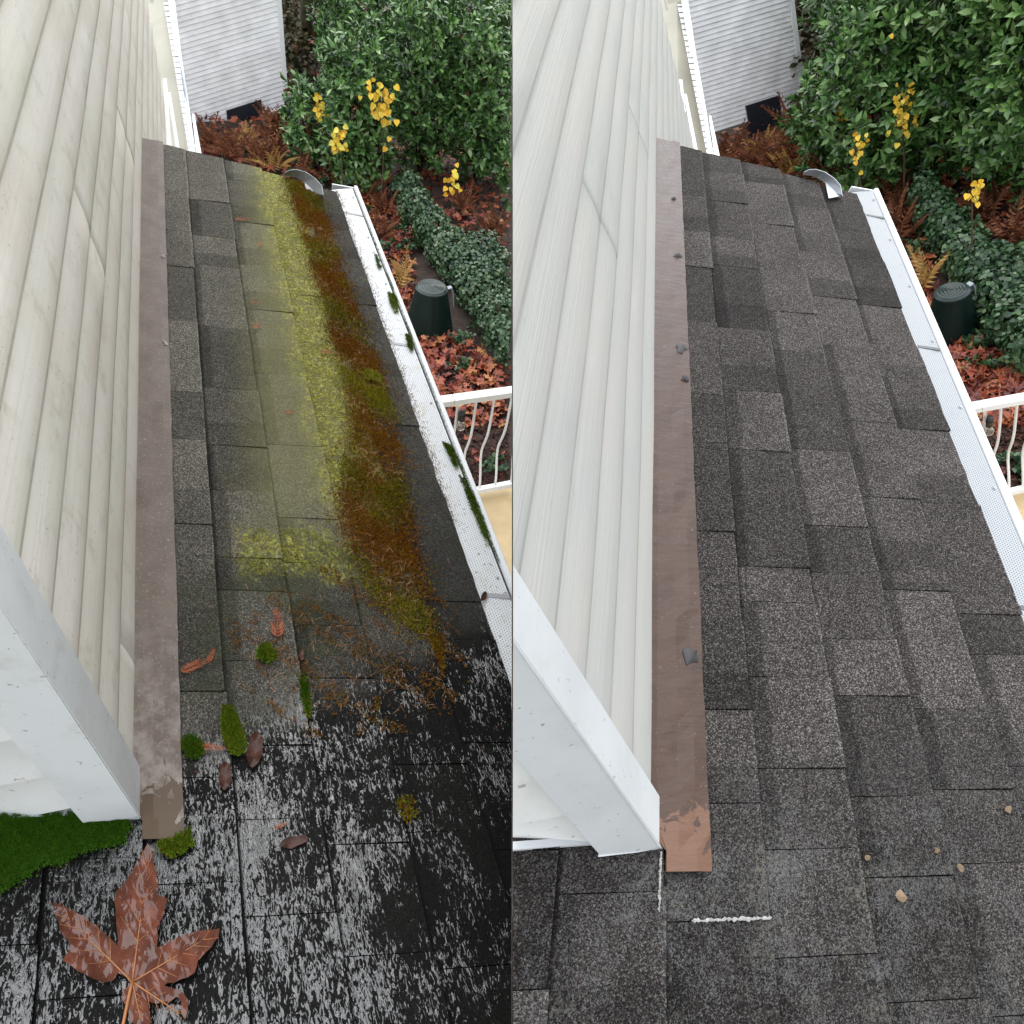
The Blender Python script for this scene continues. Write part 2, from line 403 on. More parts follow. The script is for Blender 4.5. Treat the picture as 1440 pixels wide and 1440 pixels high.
def flashing_mat(name, dirty):
    t = NT(name); uv = t.uv('place'); n = t.noise(uv, 14, 5, .6)
    c = t.ramp(n, [(.3, (.105, .078, .062)), (.6, (.150, .115, .095)), (.8, (.18, .145, .122))] if dirty else [(.3, (.046, .023, .014)), (.6, (.066, .034, .022)), (.8, (.084, .048, .034))])
    U, Wc, _ = t.sep(uv)
    if dirty:
        fl = t.smooth(t.noise(uv, 170, 4, .8), .595, .63)
        c = t.mix(t.math('MULTIPLY', fl, .5), c, (.42, .37, .33))
        gr = t.math('SUBTRACT', 1, t.smooth(t.math('ADD', Wc, t.math('MULTIPLY', n, .35)), .18, .62))
        gm = t.math('MULTIPLY', gr, t.smooth(t.noise(uv, 16, 5, .7), .42, .60))
        c = t.mix(t.math('MULTIPLY', gm, .75), c, (.30, .265, .235))
        gg = t.math('MULTIPLY', gr, t.smooth(t.noise(t.mapv(uv, (60, 18, 1)), 1, 4), .60, .70))
        c = t.mix(gg, c, (.055, .07, .022))
        t.set('Roughness', .55)
    else:
        t.set('Roughness', t.ramp(n, [(.3, .18), (.7, .38)]))
        fl = t.smooth(t.noise(uv, 120, 4, .8), .635, .66)
        c = t.mix(t.math('MULTIPLY', fl, .3), c, (.4, .34, .3))
        fade = t.smooth(Wc, .9, 2.0); c = t.mix(t.math('MULTIPLY', fade, .3), c, (.17, .13, .13))
    pud = t.math('SUBTRACT', 1, t.smooth(t.math('ADD', Wc, t.math('MULTIPLY', t.noise(uv, 26, 4, .6, 1.0), .24)), .15, .155))
    c = t.mix(pud, c, (.115, .046, .017) if not dirty else (.075, .045, .022))
    t.set('Base Color', c)
    w = t.noise(t.mapv(uv, (8, 34, 1)), 1, 4, .6)
    t.set('Normal', t.bump(w, .55 if not dirty else .25, .006)); t.set('Coat Weight', t.math('MULTIPLY', pud, .15 if dirty else .4)); t.set('Coat IOR', 1.5); t.set('Coat Roughness', .04)
    t.set('Specular IOR Level', .32)
    return t.m

def guard_mat(name, dirty):
    t = NT(name); uv = t.uv('place'); U, Wc, _ = t.sep(uv)
    s = 165.0
    a = t.math('SUBTRACT', t.math('FRACT', t.math('MULTIPLY', U, s)), .5)
    b = t.math('SUBTRACT', t.math('FRACT', t.math('MULTIPLY', t.math('ADD', Wc, t.math('MULTIPLY', t.math('FLOOR', t.math('MULTIPLY', U, s)), .5/s)), s)), .5)
    d = t.math('SQRT', t.math('ADD', t.math('MULTIPLY', a, a), t.math('MULTIPLY', b, b)))
    hole = t.math('SUBTRACT', 1, t.smooth(d, .20, .30))
    n = t.noise(uv, 20, 4)
    c = t.mix(t.smooth(n, .5, .8), (.74, .76, .78) if dirty else (.33, .345, .36), (.66, .65, .60) if dirty else (.30, .32, .345))
    if not dirty:
        sp = t.math('MULTIPLY', t.smooth(t.noise(uv, 75, 3, .7), .64, .68), t.smooth(Wc, 1.35, 1.7)); c = t.mix(t.math('MULTIPLY', sp, .8), c, (.12, .12, .12))
    else:
        sp = t.math('MULTIPLY', t.smooth(t.noise(uv, 60, 4, .7), .61, .65), .7); c = t.mix(sp, c, (.18, .12, .07))
    c = t.mix(t.math('MULTIPLY', hole, .55 if dirty else .85), c, (.05, .05, .055))
    t.set('Base Color', c); t.set('Roughness', .4); t.set('Normal', t.bump(t.math('SUBTRACT', 1, hole), .4, .001))
    return t.m

M = {}
for k, dirty in (('A', 1), ('B', 0)):
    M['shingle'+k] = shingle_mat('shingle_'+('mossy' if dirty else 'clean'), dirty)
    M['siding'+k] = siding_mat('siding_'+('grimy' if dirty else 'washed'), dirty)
    M['flash'+k] = flashing_mat('flashing_'+('grimy' if dirty else 'washed'), dirty)
    M['guard'+k] = guard_mat('guard_'+('grimy' if dirty else 'washed'), dirty)
M['white'] = simple('white_trim', (.76, .775, .79), .45, .04, 5, bump=.05)
def _trim(name, c, dirt):
    t = NT(name); o = t.coord(); n = t.noise(o, 7, 5, .6)
    col = t.mix(t.smooth(n, .35, .7), c, [x*.90 for x in c])
    col = t.mix(t.math('MULTIPLY', t.smooth(t.noise(o, 75, 3, .75), .665, .69), .6), col, (.18, .15, .11))
    col = t.mix(t.math('MULTIPLY', t.smooth(t.noise(o, 15, 6, .7), .52, .75), dirt), col, (.42, .41, .35))
    t.set('Base Color', col); t.set('Roughness', .5); t.set('Specular IOR Level', .3); t.set('Normal', t.bump(t.noise(o, 420, 2), .12, .0008)); return t.m
M['trimA'] = _trim('post_paint_grimy', (.68, .69, .70), .45)
M['trimB'] = _trim('post_paint', (.57, .58, .59), .2)
M['endwall'] = _trim('end_wall_siding', (.64, .635, .62), .5)
M['far_white'] = simple('weathered_white', (.80, .79, .80), .6, .16, 3)
M['beige_wall'] = simple('beige_siding', (.33, .31, .24), .6, .12, 2)
M['deckdark'] = simple('roof_felt', (.010, .010, .010), .8)
M['slot'] = simple('gutter_trough', (.02, .02, .022), .6)
M['grey_metal'] = simple('grey_flashing', (.36, .38, .41), .35, .1, 12, metal=.3)
M['mulch'] = simple('mulch', (.035, .020, .014), .9, .55, 14, bump=1, bscale=40)
M['dark_soil'] = simple('soil', (.022, .016, .011), .95, .4, 3, bump=.8, bscale=12)
M['far_ground'] = simple('far_ground', (.04, .045, .02), .95, .4, .3)
M['deck'] = simple('deck_boards', (.44, .32, .165), .6, .12, 9)
M['rail'] = simple('rail_paint', (.74, .72, .70), .45, .05, 6)
M['bin'] = simple('dark_green_plastic', (.0025, .011, .0085), .45, .25, 9, spec=.25)
M['binlid'] = simple('wet_green_lid', (.010, .022, .018), .35, .4, 30, spec=.4, coat=.15)
M['bingrey'] = simple('grey_strap', (.26, .29, .31), .4)
M['black'] = simple('black_plastic', (.012, .012, .014), .4)
M['dark_glass'] = simple('dark_vent', (.018, .022, .030), .3)
M['bark'] = simple('mossy_bark', (.045, .038, .018), .95, .6, 7, bump=1, bscale=25)
M['twig'] = simple('twig', (.09, .05, .03), .9, .3, 20)
M['pale_twig'] = simple('pale_twig', (.30, .25, .18), .8, .3, 20)
M['laurel'] = leafmat('laurel_leaf', [(.007, .022, .006), (.024, .068, .014), (.065, .15, .034), (.14, .26, .07), (.36, .47, .25)], .30, .6, coat=.35)
M['laurel1'] = leafmat('laurel_leaf_single', [(.03, .085, .020), (.085, .19, .040), (.17, .30, .08), (.38, .50, .24)], .28, .6, island=False, coat=.35)
M['ivy'] = leafmat('ivy_leaf', [(.008, .024, .010), (.016, .046, .016), (.035, .082, .030), (.075, .13, .055), (.17, .21, .12)], .34, .6, coat=.25)
M['ivy1'] = leafmat('ivy_leaf_single', [(.016, .046, .016), (.035, .082, .030), (.075, .13, .055)], .34, .6, island=False)
M['woods'] = leafmat('woods_leaf', [(.012, .018, .007), (.03, .036, .010), (.05, .032, .014), (.075, .06, .015)], .6, .3)
M['fallen'] = leafmat('fallen_leaf', [(.03, .008, .006), (.11, .020, .012), (.24, .045, .022), (.34, .11, .045), (.50, .30, .09)], .45, .5, coat=.2)
M['fallen_dark'] = leafmat('mulch_chip', [(.012, .006, .005), (.03, .014, .010), (.055, .024, .017), (.085, .04, .028)], .7, .3)
M['bracken'] = leafmat('bracken_brown', [(.06, .02, .010), (.15, .05, .025), (.26, .10, .05), (.38, .19, .09)], .7, .3)
M['bracken_gold'] = leafmat('bracken_gold', [(.30, .15, .04), (.45, .26, .08), (.56, .36, .13)], .7, .3)
M['yellow'] = leafmat('yellow_leaf', [(.50, .24, .03), (.70, .42, .03), (.74, .55, .07), (.55, .52, .10)], .4, .4, island=False)
M['cedar'] = leafmat('cedar_sprig', [(.20, .045, .02), (.33, .085, .035), (.44, .15, .06)], .6, .3)
M['needle'] = leafmat('dry_needle', [(.07, .03, .015), (.20, .07, .03), (.34, .14, .06), (.46, .26, .14), (.52, .40, .26)], .6, .3)
M['mossbrown'] = leafmat('moss_rusty', [(.05, .020, .003), (.17, .055, .005), (.28, .105, .008), (.26, .15, .012), (.20, .17, .014)], .8, .2)
M['mossolive'] = leafmat('moss_olive', [(.07, .060, .005), (.15, .13, .008), (.25, .22, .012), (.38, .34, .03)], .8, .2)
M['mossyellow'] = leafmat('moss_yellow', [(.14, .13, .008), (.26, .25, .018), (.38, .37, .05), (.52, .50, .18)], .8, .2)
M['mossgreen'] = leafmat('moss_green', [(.03, .06, .003), (.08, .14, .006), (.15, .24, .010), (.25, .36, .03)], .8, .25)
M['mossdeep'] = leafmat('moss_deep', [(.015, .055, .002), (.035, .11, .004), (.065, .16, .006), (.12, .23, .03)], .8, .25)

# ------------------------------------------------------------------ templates
def leaf_tpl(w=.32, fold=.10, bend=.10):
    v = [(0, 0, 0), (-w*.75, .3, fold), (0, .33, 0), (w*.75, .3, fold), (-w, .6, fold*.8-bend*.3), (0, .64, -bend*.3), (w, .6, fold*.8-bend*.3), (0, 1, -bend)]
    f = [(0, 2, 1), (0, 3, 2), (1, 2, 5, 4), (2, 3, 6, 5), (4, 5, 7), (5, 6, 7)]
    return np.array(v, float), f
LEAF = leaf_tpl(.19, .05, .16)
IVY = leaf_tpl(.42, .06, .1)
_ov = [(.20*math.sin(q/14*6.2832)*(1+.12*math.cos(q*2.2)), .5-.5*math.cos(q/14*6.2832), .06*math.sin(q*1.7)+.04) for q in range(14)]
OVAL = (np.array(_ov+[(0, .3, 0), (0, .7, -.02)], float), [(14 if (i < 5 or i > 9) else 15, (i+1) % 14, i) for i in range(14)]+[(14, 15, 5), (15, 14, 10)])
HEART = (np.array([(0, .06, 0), (-.22, 0, .05), (-.42, .12, .08), (-.46, .36, .07), (-.34, .64, .03), (-.14, .86, -.04), (0, 1.02, -.10), (.14, .86, -.03), (.34, .64, .04), (.46, .36, .08), (.42, .12, .07), (.22, 0, .04), (0, .45, -.02)], float), [(12, (i+1) % 12, i) for i in range(12)])
MAP = [(0, 0), (-.14, .06), (-.42, -.02), (-.33, .2), (-.56, .42), (-.28, .4), (-.2, .52), (-.26, .74), (-.1, .68), (0, 1), (.1, .68), (.26, .74), (.2, .52), (.28, .4), (.56, .42), (.33, .2), (.42, -.02), (.14, .06)]
def maple_tpl():
    v = [(0, .3, 0)] + [(a, b, .10*math.sin(a*9+b*5)+.12*abs(a)) for a, b in MAP]; n = len(MAP)
    return np.array(v, float), [(0, i+1, (i+1) % n+1) for i in range(n)]
MAPLE = maple_tpl()
NEED = (np.array([(-.03, 0, 0), (.03, 0, 0), (-.03, .5, .12), (.03, .5, .12), (0, 1, 0.02)], float), [(0, 1, 3, 2), (2, 3, 4)])
TUFT = (np.array([(-.16, 0, 0), (.16, 0, 0), (.35, .1, 1), (0, -.16, 0), (0, .16, 0), (-.4, .25, .8), (-.12, .1, 0), (.1, -.12, 0), (.05, -.5, .75)], float), [(0, 1, 2), (3, 4, 5), (6, 7, 8)])

# ------------------------------------------------------------------ the skirt roof, wall, gutter: one house per site
U0, DU = .004, .1404
JOINTS = {0: [1.883, 1.668, 1.476, 1.22, .944, .788, .553, .36, .2, .06, -.085, -.25, -.42],
 1: [2.094, 1.888, 1.669, 1.51, 1.216, .976, .784, .652, .48, .405, .26, .111, -.001, -.128, -.3, -.45],
 2: [2.066, 1.789, 1.543, 1.321, 1.051, .803, .591, .477, .337, .232, .071, -.038, -.18, -.35, -.5],
 3: [1.95, 1.664, 1.423, 1.2, .914, .681, .495, .449, .213, .082, -.022, -.2, -.38],
 4: [1.838, 1.659, 1.414, 1.233, 1.095, .909, .679, .405, .32, .12, -.05, -.22, -.4],
 -1: [.3, .1, -.051, -.209, -.37, -.5], -2: [.2, 0, -.15, -.33, -.48], -3: [.25, .05, -.12, -.3]}
def wtop(u): return float(np.interp(u, [-.02, .07, .15, .30, .43, .70], [2.24, 2.25, 2.23, 2.214, 2.18, 2.105]))
def build_house(st):
    k = st.name; dirty = k == 'A'
    lab = ('white lap-sided house with dirty siding, mossy shingle skirt roof and wet leaves' if dirty else
           'white lap-sided house with washed siding and clean dark shingle skirt roof')
    base = W3(st.roof(.3, 1.0, 0))
    H = thing('house', lab, 'house', base)
    # roof deck under the shingles
    us = [-.44, .72]; ws = [-.6, 2.22]
    v = [st.roof(u, w, h) for h in (-.004, -.03) for u, w in ((us[0], ws[0]), (us[1], ws[0]), (us[1], 2.06), (.2, 2.24), (us[0], 2.24))]
    roof = mk('roof', v, [(0, 1, 2, 3, 4), (9, 8, 7, 6, 5)]+[(i, (i+1) % 5, (i+1) % 5+5, i+5) for i in range(5)], M['deckdark'], H, st)
    rr = random.Random(11)
    for row, js in JOINTS.items():
        u0 = U0+DU*row; u1 = u0+DU if row < 4 else .703
        top = wtop((u0+u1)/2)
        if row < 0: top = .9
        cuts = [top]+[j for j in js if j < top-.02]+[-.6]
        raised = rr.random() > .5
        for a, b in zip(cuts[1:], cuts[:-1]):
            wa, wb = a+.0007, b-.0007
            t = .0075 if raised else .0038
            if rr.random() < .8: raised = not raised
            n = max(3, int((wb-wa)/.03)); vs = []; uvs = []; cs = []
            jog = rr.uniform(-.0025, .0025)*(row < 4)
            for i in range(n+1):
                w = wa+(wb-wa)*i/n
                jit = rr.uniform(-.0009, .0009)
                ee = jog+jit+(rr.uniform(-.0015, .0025) if row == 4 else 0)
                lift = rr.uniform(0, .0012)
                for uu, hh in ((u0-.010, -.0032), (u0+.02, .0), (u0+DU*.55, t*.5), (u1+ee, t+lift), (u1+ee-.0005, t+lift-.0045)):
                    w2 = w+(wtop(uu)-wtop((u0+u1)/2))*i/n if b == top and row >= 0 else w
                    vs.append(st.roof(uu, w2, hh)); uvs.append((uu, w2)); cs.append(((uu-u0)/DU, (w-wa)/(wb-wa)))
            fs = []
            for i in range(n):
                for j in range(4):
                    q = i*5+j; fs.append((q, q+1, q+6, q+5))
            # end walls
            e0 = len(vs)
            for i in (0, n):
                for j in range(4):
                    uu = [u0-.01, u0+.02, u0+DU*.55, u1+jog][j]
                    w = wa if i == 0 else wb
                    vs.append(st.roof(uu, w, -.006)); uvs.append((uu, w)); cs.append((.5, .5))
            for s_, i in ((0, 0), (4, n)):
                for j in range(3):
                    fs.append((i*5+j, i*5+j+1, e0+s_+j+1, e0+s_+j))
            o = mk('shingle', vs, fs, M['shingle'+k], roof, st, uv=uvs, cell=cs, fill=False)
    # wall flashing: apron on the shingles and a small upturned leg
    n = 90; vs = []; uvs = []; r2 = random.Random(5)
    wb0, wt0 = -.030, 2.243
    for i in range(n+1):
        w = wb0+(wt0-wb0)*i/n
        dent = (.0016*math.sin(w*13)*math.sin(w*31+1)+r2.uniform(-.00012, .00012)) * (1.3 if not dirty else .5)
        prof = [(-.030, .016), (-.0105, .0125), (.02, .0125+dent), (.045, .0125-dent*.8), (.0635+r2.uniform(-.0008, .0008), .0115), (.0635, .0085)]
        if w < .03:
            kk = min(1, (.03-w)/.03); prof[0] = (-.03+.0335*kk, .016-.0045*kk); prof[1] = (-.0105+.0145*kk, .0125)
        for u, h in prof: vs.append(st.roof(u, w, h)); uvs.append((u, w))
    fs = [(i*6+j, i*6+j+1, i*6+j+7, i*6+j+6) for i in range(n) for j in range(5)]
    fl = mk('flashing', vs, fs, M['flash'+k], H, st, uv=uvs, smooth=False, fill=False, solid=.0012)
    if fl: fl['label'] = 'brown metal flashing with dust, grime and dirty water' if dirty else 'rinsed brown metal flashing, creased, wet at its lower end'
    tarA = [(233, 367, .012), (236, 488, .010)]
    tarB = [(948, 287, .010), (953, 367, .016), (958, 496, .020), (964, 540, .011), (973, 927, .017)]
    for x, y, r_ in (tarA if dirty else tarB):
        u, w = st.onroof(x, y); pts = [st.roof(u-.006, w-.001, .018)]
        for i in range(9):
            a = i/9*2*math.pi; rj = r_*random.uniform(.3, 1.15)
            pts.append(st.roof(u-.006+rj*math.cos(a), w-.001+rj*1.2*math.sin(a), .0148))
        pts[0] = pts[0]+st.rn*.005
        mk('sealant_blob', pts, [(0, i+1, (i+1) % 9+1) for i in range(9)], M['black'] if not dirty else simple('grey_sealant', (.3, .29, .28)), H, st, smooth=True)
    # siding boards on the long wall; each board overlaps the one below
    lapH = .0957; rows = range(-9, 9)
    wend = 4.1
    wl = mk('wall', *hexa([st.wall(w, h, p) for p in (-.02, -.05) for w, h in ((.05, -.9), (wend, -.9), (wend, 1.0), (.05, 1.0))]), M['beige_wall'], H, st)
    bjA = {1: [1.84], 2: [1.78], 3: [.915], 4: [.895], 0: [.238], 5: [2.3], -2: [2.7]}
    bjB = {1: [1.89], 2: [1.83], 3: [1.0], 4: [.965], 5: [2.2], -2: [2.7]}
    for i in rows:
        h0, h1 = i*lapH, (i+1)*lapH
        cuts = [2.26 if i < 0 else .03]+(bjA if dirty else bjB).get(i, [])+[wend]
        if i < -1: cuts = [2.26, wend]
        for a, b in zip(cuts[:-1], cuts[1:]):
            a_, b_ = a+.0013, b-.0013
            nseg = 14; vs = []; uvs = []; cs = []
            for q in range(nseg+1):
                w = a_+(b_-a_)*(q/nseg)**1.6
                wav = .0007*math.sin(w*9+i*2.1)
                for hh, p in ((h0-.004, -.004), (h0-.0035, .0100+wav), (h0-.0035, .0100+wav), (h0+.016, .0112+wav), (h0+.040, .0096+wav), (h0+.066, .0060+wav), (h1+.006, -.0006)):
                    vs.append(st.wall(w, hh, p)); uvs.append((w, hh)); cs.append((w, (hh-h0)/lapH))
            fs = [(q*7+j, q*7+j+1, q*7+j+8, q*7+j+7) for q in range(nseg) for j in (0, 2, 3, 4, 5)] + [(0, 6, 5, 4, 3, 2, 1), tuple(nseg*7+j for j in range(7))]
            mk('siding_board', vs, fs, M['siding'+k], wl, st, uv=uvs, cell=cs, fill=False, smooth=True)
    # corner post: return face on the long wall, wide face on the end wall
    f = st.front
    vpost = nz(ray(504, 1614)) if dirty else nz(ray(1331, 1758))
    Rr = st.roof(*st.onroof(*((199, 1082) if dirty else (929, 1125))), 0); Lf = st.roof(*st.onroof(*((119, 1161) if dirty else (842, 1204))), 0)
    ev, lv = Rr-st.O, Lf-st.O; th = .024; le = nz(lv); ee = nz(ev)
    prof = [st.O, Rr, Rr+le*th, st.O+ee*th+le*th, Lf+ee*th, Lf]
    prof = [p+st.rn*.004 for p in prof]
    Hh = 1.0*st.mh
    vs = prof+[p-vpost*Hh for p in prof]
    fs = [(i, (i+1) % 6, (i+1) % 6+6, i+6) for i in range(6)]
    mk('corner_board', vs, [(0, 1, 2, 3)]+[(0, 3, 4, 5)]+[(6, 7, 8, 9), (6, 9, 10, 11)]+fs, M['trim'+k], H, st, bevel=.0018)
    # end wall siding facing the viewer
    ln = .62
    fd = nz(np.cross(f, st.v)); fd = fd if fd[2] < 0 else -fd       # outward (toward viewer) normal of the end wall
    for i in range(0, 10):
        h0 = -.16+i*.103*st.mh; vs = []; uvs = []
        for q in range(6):
            b = .02+(ln-.02)*q/5
            for hh, p in ((h0-.003, -.004), (h0-.002, .018), (h0+.05, .008), (h0+.108*st.mh, -.004)):
                pt = st.O - b*f - hh*st.v + p*fd + .024*st.e
                vs.append(pt); uvs.append((b, hh))
        mk('siding_board', vs, [(q*4+j, q*4+j+1, q*4+j+5, q*4+j+4) for q in range(5) for j in range(3)], M['endwall'], wl, st, uv=uvs, fill=False)
    # starter strip along the bottom of the end wall
    q0, q1 = ((118, 1146), (-80, 1152)) if dirty else ((842, 1184), (640, 1199))
    vs = []
    for q in (q0, q1):
        p0 = st.roof(*st.onroof(*q), 0)
        for a, h in ((0, .002), (.010, .002), (.010, .009), (0, .009)): vs.append(p0 + fd*(a-.006) + st.rn*h)
    mk('bottom_trim', vs, [(0, 1, 2, 3), (7, 6, 5, 4), (0, 4, 5, 1), (1, 5, 6, 2), (2, 6, 7, 3), (3, 7, 4, 0)], M['trim'+k], H, st)
    # gutter with perforated guard
    g0, g1 = -.6, 2.125
    uG, uS, uL = .700, .783, .803
    gt = mk('gutter', *hexa([st.roof(u, w, h) for h in (-.014, -.13) for u, w in ((uG-.01, g0), (uS+.002, g0), (uS+.002, g1+.04), (uG-.01, g1+.02))]), M['slot'], H, st)
    n = 60; vs = []; uvs = []
    for i in range(n+1):
        w = g0+(g1-g0)*i/n
        for u, h in ((uG-.012, .0005), (uG+.02, .001), (uG+.05, .0), (uS-.004, -.0015), (uS-.003, -.008)):
            vs.append(st.roof(u, w+(u-uG)*.5*(i/n), h)); uvs.append((u, w))
    gd = mk('gutter_guard', vs, [(i*5+j, i*5+j+1, i*5+j+6, i*5+j+5) for i in range(n) for j in range(4)], M['guard'+k], gt, st, uv=uvs, fill=False)
    for w in (.42, 1.24, 1.96):
        mk('guard_seam', *hexa([st.roof(u, w_, h) for h in (-.002, .0022) for u, w_ in ((uG+.012, w), (uS-.005, w), (uS-.005, w+.010), (uG+.012, w+.010))]), M['guard'+k], gt, st, uv=[(0.003, 0.003)]*8)
    for w in np.arange(.2, 2.1, .27):
        cs_ = st.roof(uG+.066, w, .0015)
        mk('screw', *tube([cs_-st.rn*.002, cs_+st.rn*.0015], [.0035, .0028], 8), M['grey_metal'], gt, st)
    lp = [(uS+.003, -.004), (uS+.006, .004), (uL-.003, .005), (uL, 0), (uL+.001, -.12), (uL-.002, -.12), (uL-.003, -.006), (uS+.003, -.009)]
    vs = [st.roof(u, w, h) for w in (g0, g1+.055) for u, h in lp]
    mk('gutter_lip', vs, [tuple(range(7, -1, -1)), tuple(range(8, 16))]+[(i, (i+1) % 8, (i+1) % 8+8, i+8) for i in range(8)], M['white'], gt, st)
    # end cap of the gutter
    mk('end_cap', *hexa([st.roof(u, w, h) for w in (g1+.045, g1+.052) for u, h in ((uG, -.002), (uS, -.002), (uS, -.12), (uG, -.12))]), M['white'], gt, st)
    # bent diverter flashing by the far rake
    O2 = (lambda x, y: (x, y)) if dirty else (lambda x, y: (x+729.5+(y-240)*.0, y-.5))
    inn = [(398, 249), (407, 250), (417, 252.5), (426, 258), (434, 266), (442, 274), (453, 281)]
    out = [(401, 242), (408, 238.5), (418, 238), (431, 242), (444, 251), (453, 261), (455, 274)]
    vs = []; 
    for (a, b) in zip(inn, out):
        pa = st.roof(*st.onroof(*O2(*a)), .008); ru = st.onroof(*O2(*b)); zb = (pa[2])
        r_ = ray(*O2(*b)); pb = r_*(zb*.985/FP); vs += [pa, pb]
    dv = mk('diverter', vs, [(2*i, 2*i+1, 2*i+3, 2*i+2) for i in range(6)], M['grey_metal'], H, st, solid=.002, smooth=False)
    if dv: dv['label'] = 'curved grey metal diverter plate near the far rake'
    tri = [(427.5, 257.5), (433, 284.5), (453, 281)]
    pv = [st.roof(*st.onroof(*O2(*q)), .012) for q in tri]
    mk('diverter_base', pv, [(0, 1, 2)], M['white'], dv, st, solid=.002)
    return H

# ------------------------------------------------------------------ far wing: beige wall, trims, lower gutter
def build_wing(st):
    dirty = st is SA
    O2 = (lambda x, y: (x, y)) if dirty else (lambda x, y: (x+722+(y)*.03, y+2))
    def q(x, y, Z): return st.px(*O2(x, y), Z)
    base = W3(q(250, 120, 6))
    H = thing('house_wing', 'beige far wing of the %s house with white gutter beyond the roof end' % ('grimy' if dirty else 'washed'), 'building', base)
    def slab(name, pts, mat, dz=.12, parent=H):
        a = np.array([q(*p) for p in pts]); d = a*1.0
        b = a*(1+dz/np.array([p[2] for p in pts]))[:, None]
        n = len(pts)
        return mk(name, np.concatenate([a, b]), [tuple(range(n)), tuple(range(2*n-1, n-1, -1))]+[(i, (i+1) % n, (i+1) % n+n, i+n) for i in range(n)], mat, parent, st)
    slab('wall', [(205, -60, 7.4), (231, -60, 7.2), (270, 222, 5.2), (270, 300, 5), (225, 300, 5)], M['beige_wall'], .3)
    slab('trim_board', [(229.5, 110, 4.9), (234, 110, 4.9), (242, 214, 4.2), (232, 214, 4.2)], M['white'], .03)
    slab('trim_board', [(236, 130, 5.0), (239.5, 130, 5.0), (254, 216, 4.4), (248, 216, 4.4)], M['white'], .03)
    g = slab('gutter', [(228, -60, 7.0), (238.5, -60, 7.0), (273, 222, 4.9), (266, 222, 4.9)], M['grey_metal'], .1)
    L0, L1 = np.array([229.5, 0]), np.array([266, 215]); R0, R1 = np.array([240.5, 0]), np.array([269, 215])
    ns = 27
    ts = [i/ns for i in range(ns+1)]
    for a, b in zip(ts[:-1], ts[1:]):
        b2 = b-.006
        Z = lambda t: 1/(1/6.9+(1/4.8-1/6.9)*t)-.15
        p = [(*(L0+(L1-L0)*a), Z(a)), (*(R0+(R1-R0)*a), Z(a)), (*(R0+(R1-R0)*b2), Z(b2)-.03), (*(L0+(L1-L0)*b2), Z(b2)-.03)]
        slab('guard_panel', p, M['far_white'], .02, g)
    slab('fascia', [(240.5, 0, 6.5), (243, 0, 6.5), (258, 95, 5.8), (276.5, 222, 4.75), (269, 222, 4.75), (255, 95, 5.75)], M['white'], .05)
    slab('side_trim', [(270, 160, 5.1), (273, 160, 5.1), (285, 225, 4.7), (277, 225, 4.7)], M['far_white'], .05)
    if dirty:
        slab('eave_bracket', [(210, -6, 5.2), (216, -6, 5.2), (216, 5, 5.2), (211, 4, 5.2)], M['beige_wall'], .05)
    else:
        slab('eave_bracket', [(215, -8, 5.2), (238, -8, 5.2), (237, -1, 5.2), (217, 4, 5.2)], M['beige_wall'], .05)
        slab('eave_bracket', [(210.5, -8, 5.2), (213, -8, 5.2), (217.5, 13, 5.2), (214, 12, 5.2)], M['beige_wall'], .05)
    return H

def build_neighbour(st):
    dirty = st is SA
    if dirty: R0 = st.px(389, 0, 14); hd = nz(ray(4584, -1202)); 
    else: R0 = st.px(1109.5, 0, 12.6); hd = nz(ray(9700, -2560))
    v = st.v
    # keep the boards level on screen as they are in the place
    base = W3(R0+v*1.5-hd*1.0)
    H = thing('neighbour_building', 'pale %s lap-sided building beyond the roof end with a dark vent' % ('streaked' if dirty else 'grey'), 'building', base)
    nrm = nz(np.cross(hd, v)); nrm = nrm if nrm[2] < 0 else -nrm
    wdt = 3.4
    kz = 1.0 if dirty else .92
    def pt(a, d, p=0): return R0 - hd*a*kz + v*d*kz + nrm*p
    wl = mk('wall', *hexa([pt(a, d, p) for p in (-.03, -.3) for a, d in ((0, -2.2), (wdt, -2.2), (wdt, 2.0), (0, 2.0))]), M['beige_wall'], H, st)
    lap = .088
    for i in range(-22, 22):
        d0, d1 = i*lap, (i+1)*lap
        vs = [pt(a, d, p) for a in (.0, wdt) for d, p in ((d0-.004, .0), (d1-.004, .016), (d1, .014), (d1, -.02))]
        mk('siding_board', vs, [(0, 1, 5, 4), (1, 2, 6, 5), (2, 3, 7, 6), (0, 3, 2, 1), (4, 5, 6, 7)], M['far_white'], wl, st, uv=[(0, 0)]*8)
    mk('corner_board', *hexa([pt(a, d, p) for p in (.03, -.1) for a, d in ((-.09, -2.2), (.0, -2.2), (.0, 1.56), (-.09, 1.56))]), M['white'], H, st)
    mk('vent', *hexa([pt(a, d, p) for p in (.04, -.1) for a, d in ((.5, 1.62), (1.25, 1.62), (1.25, 2.3), (.5, 2.3))]), M['dark_glass'], H, st)
    return H

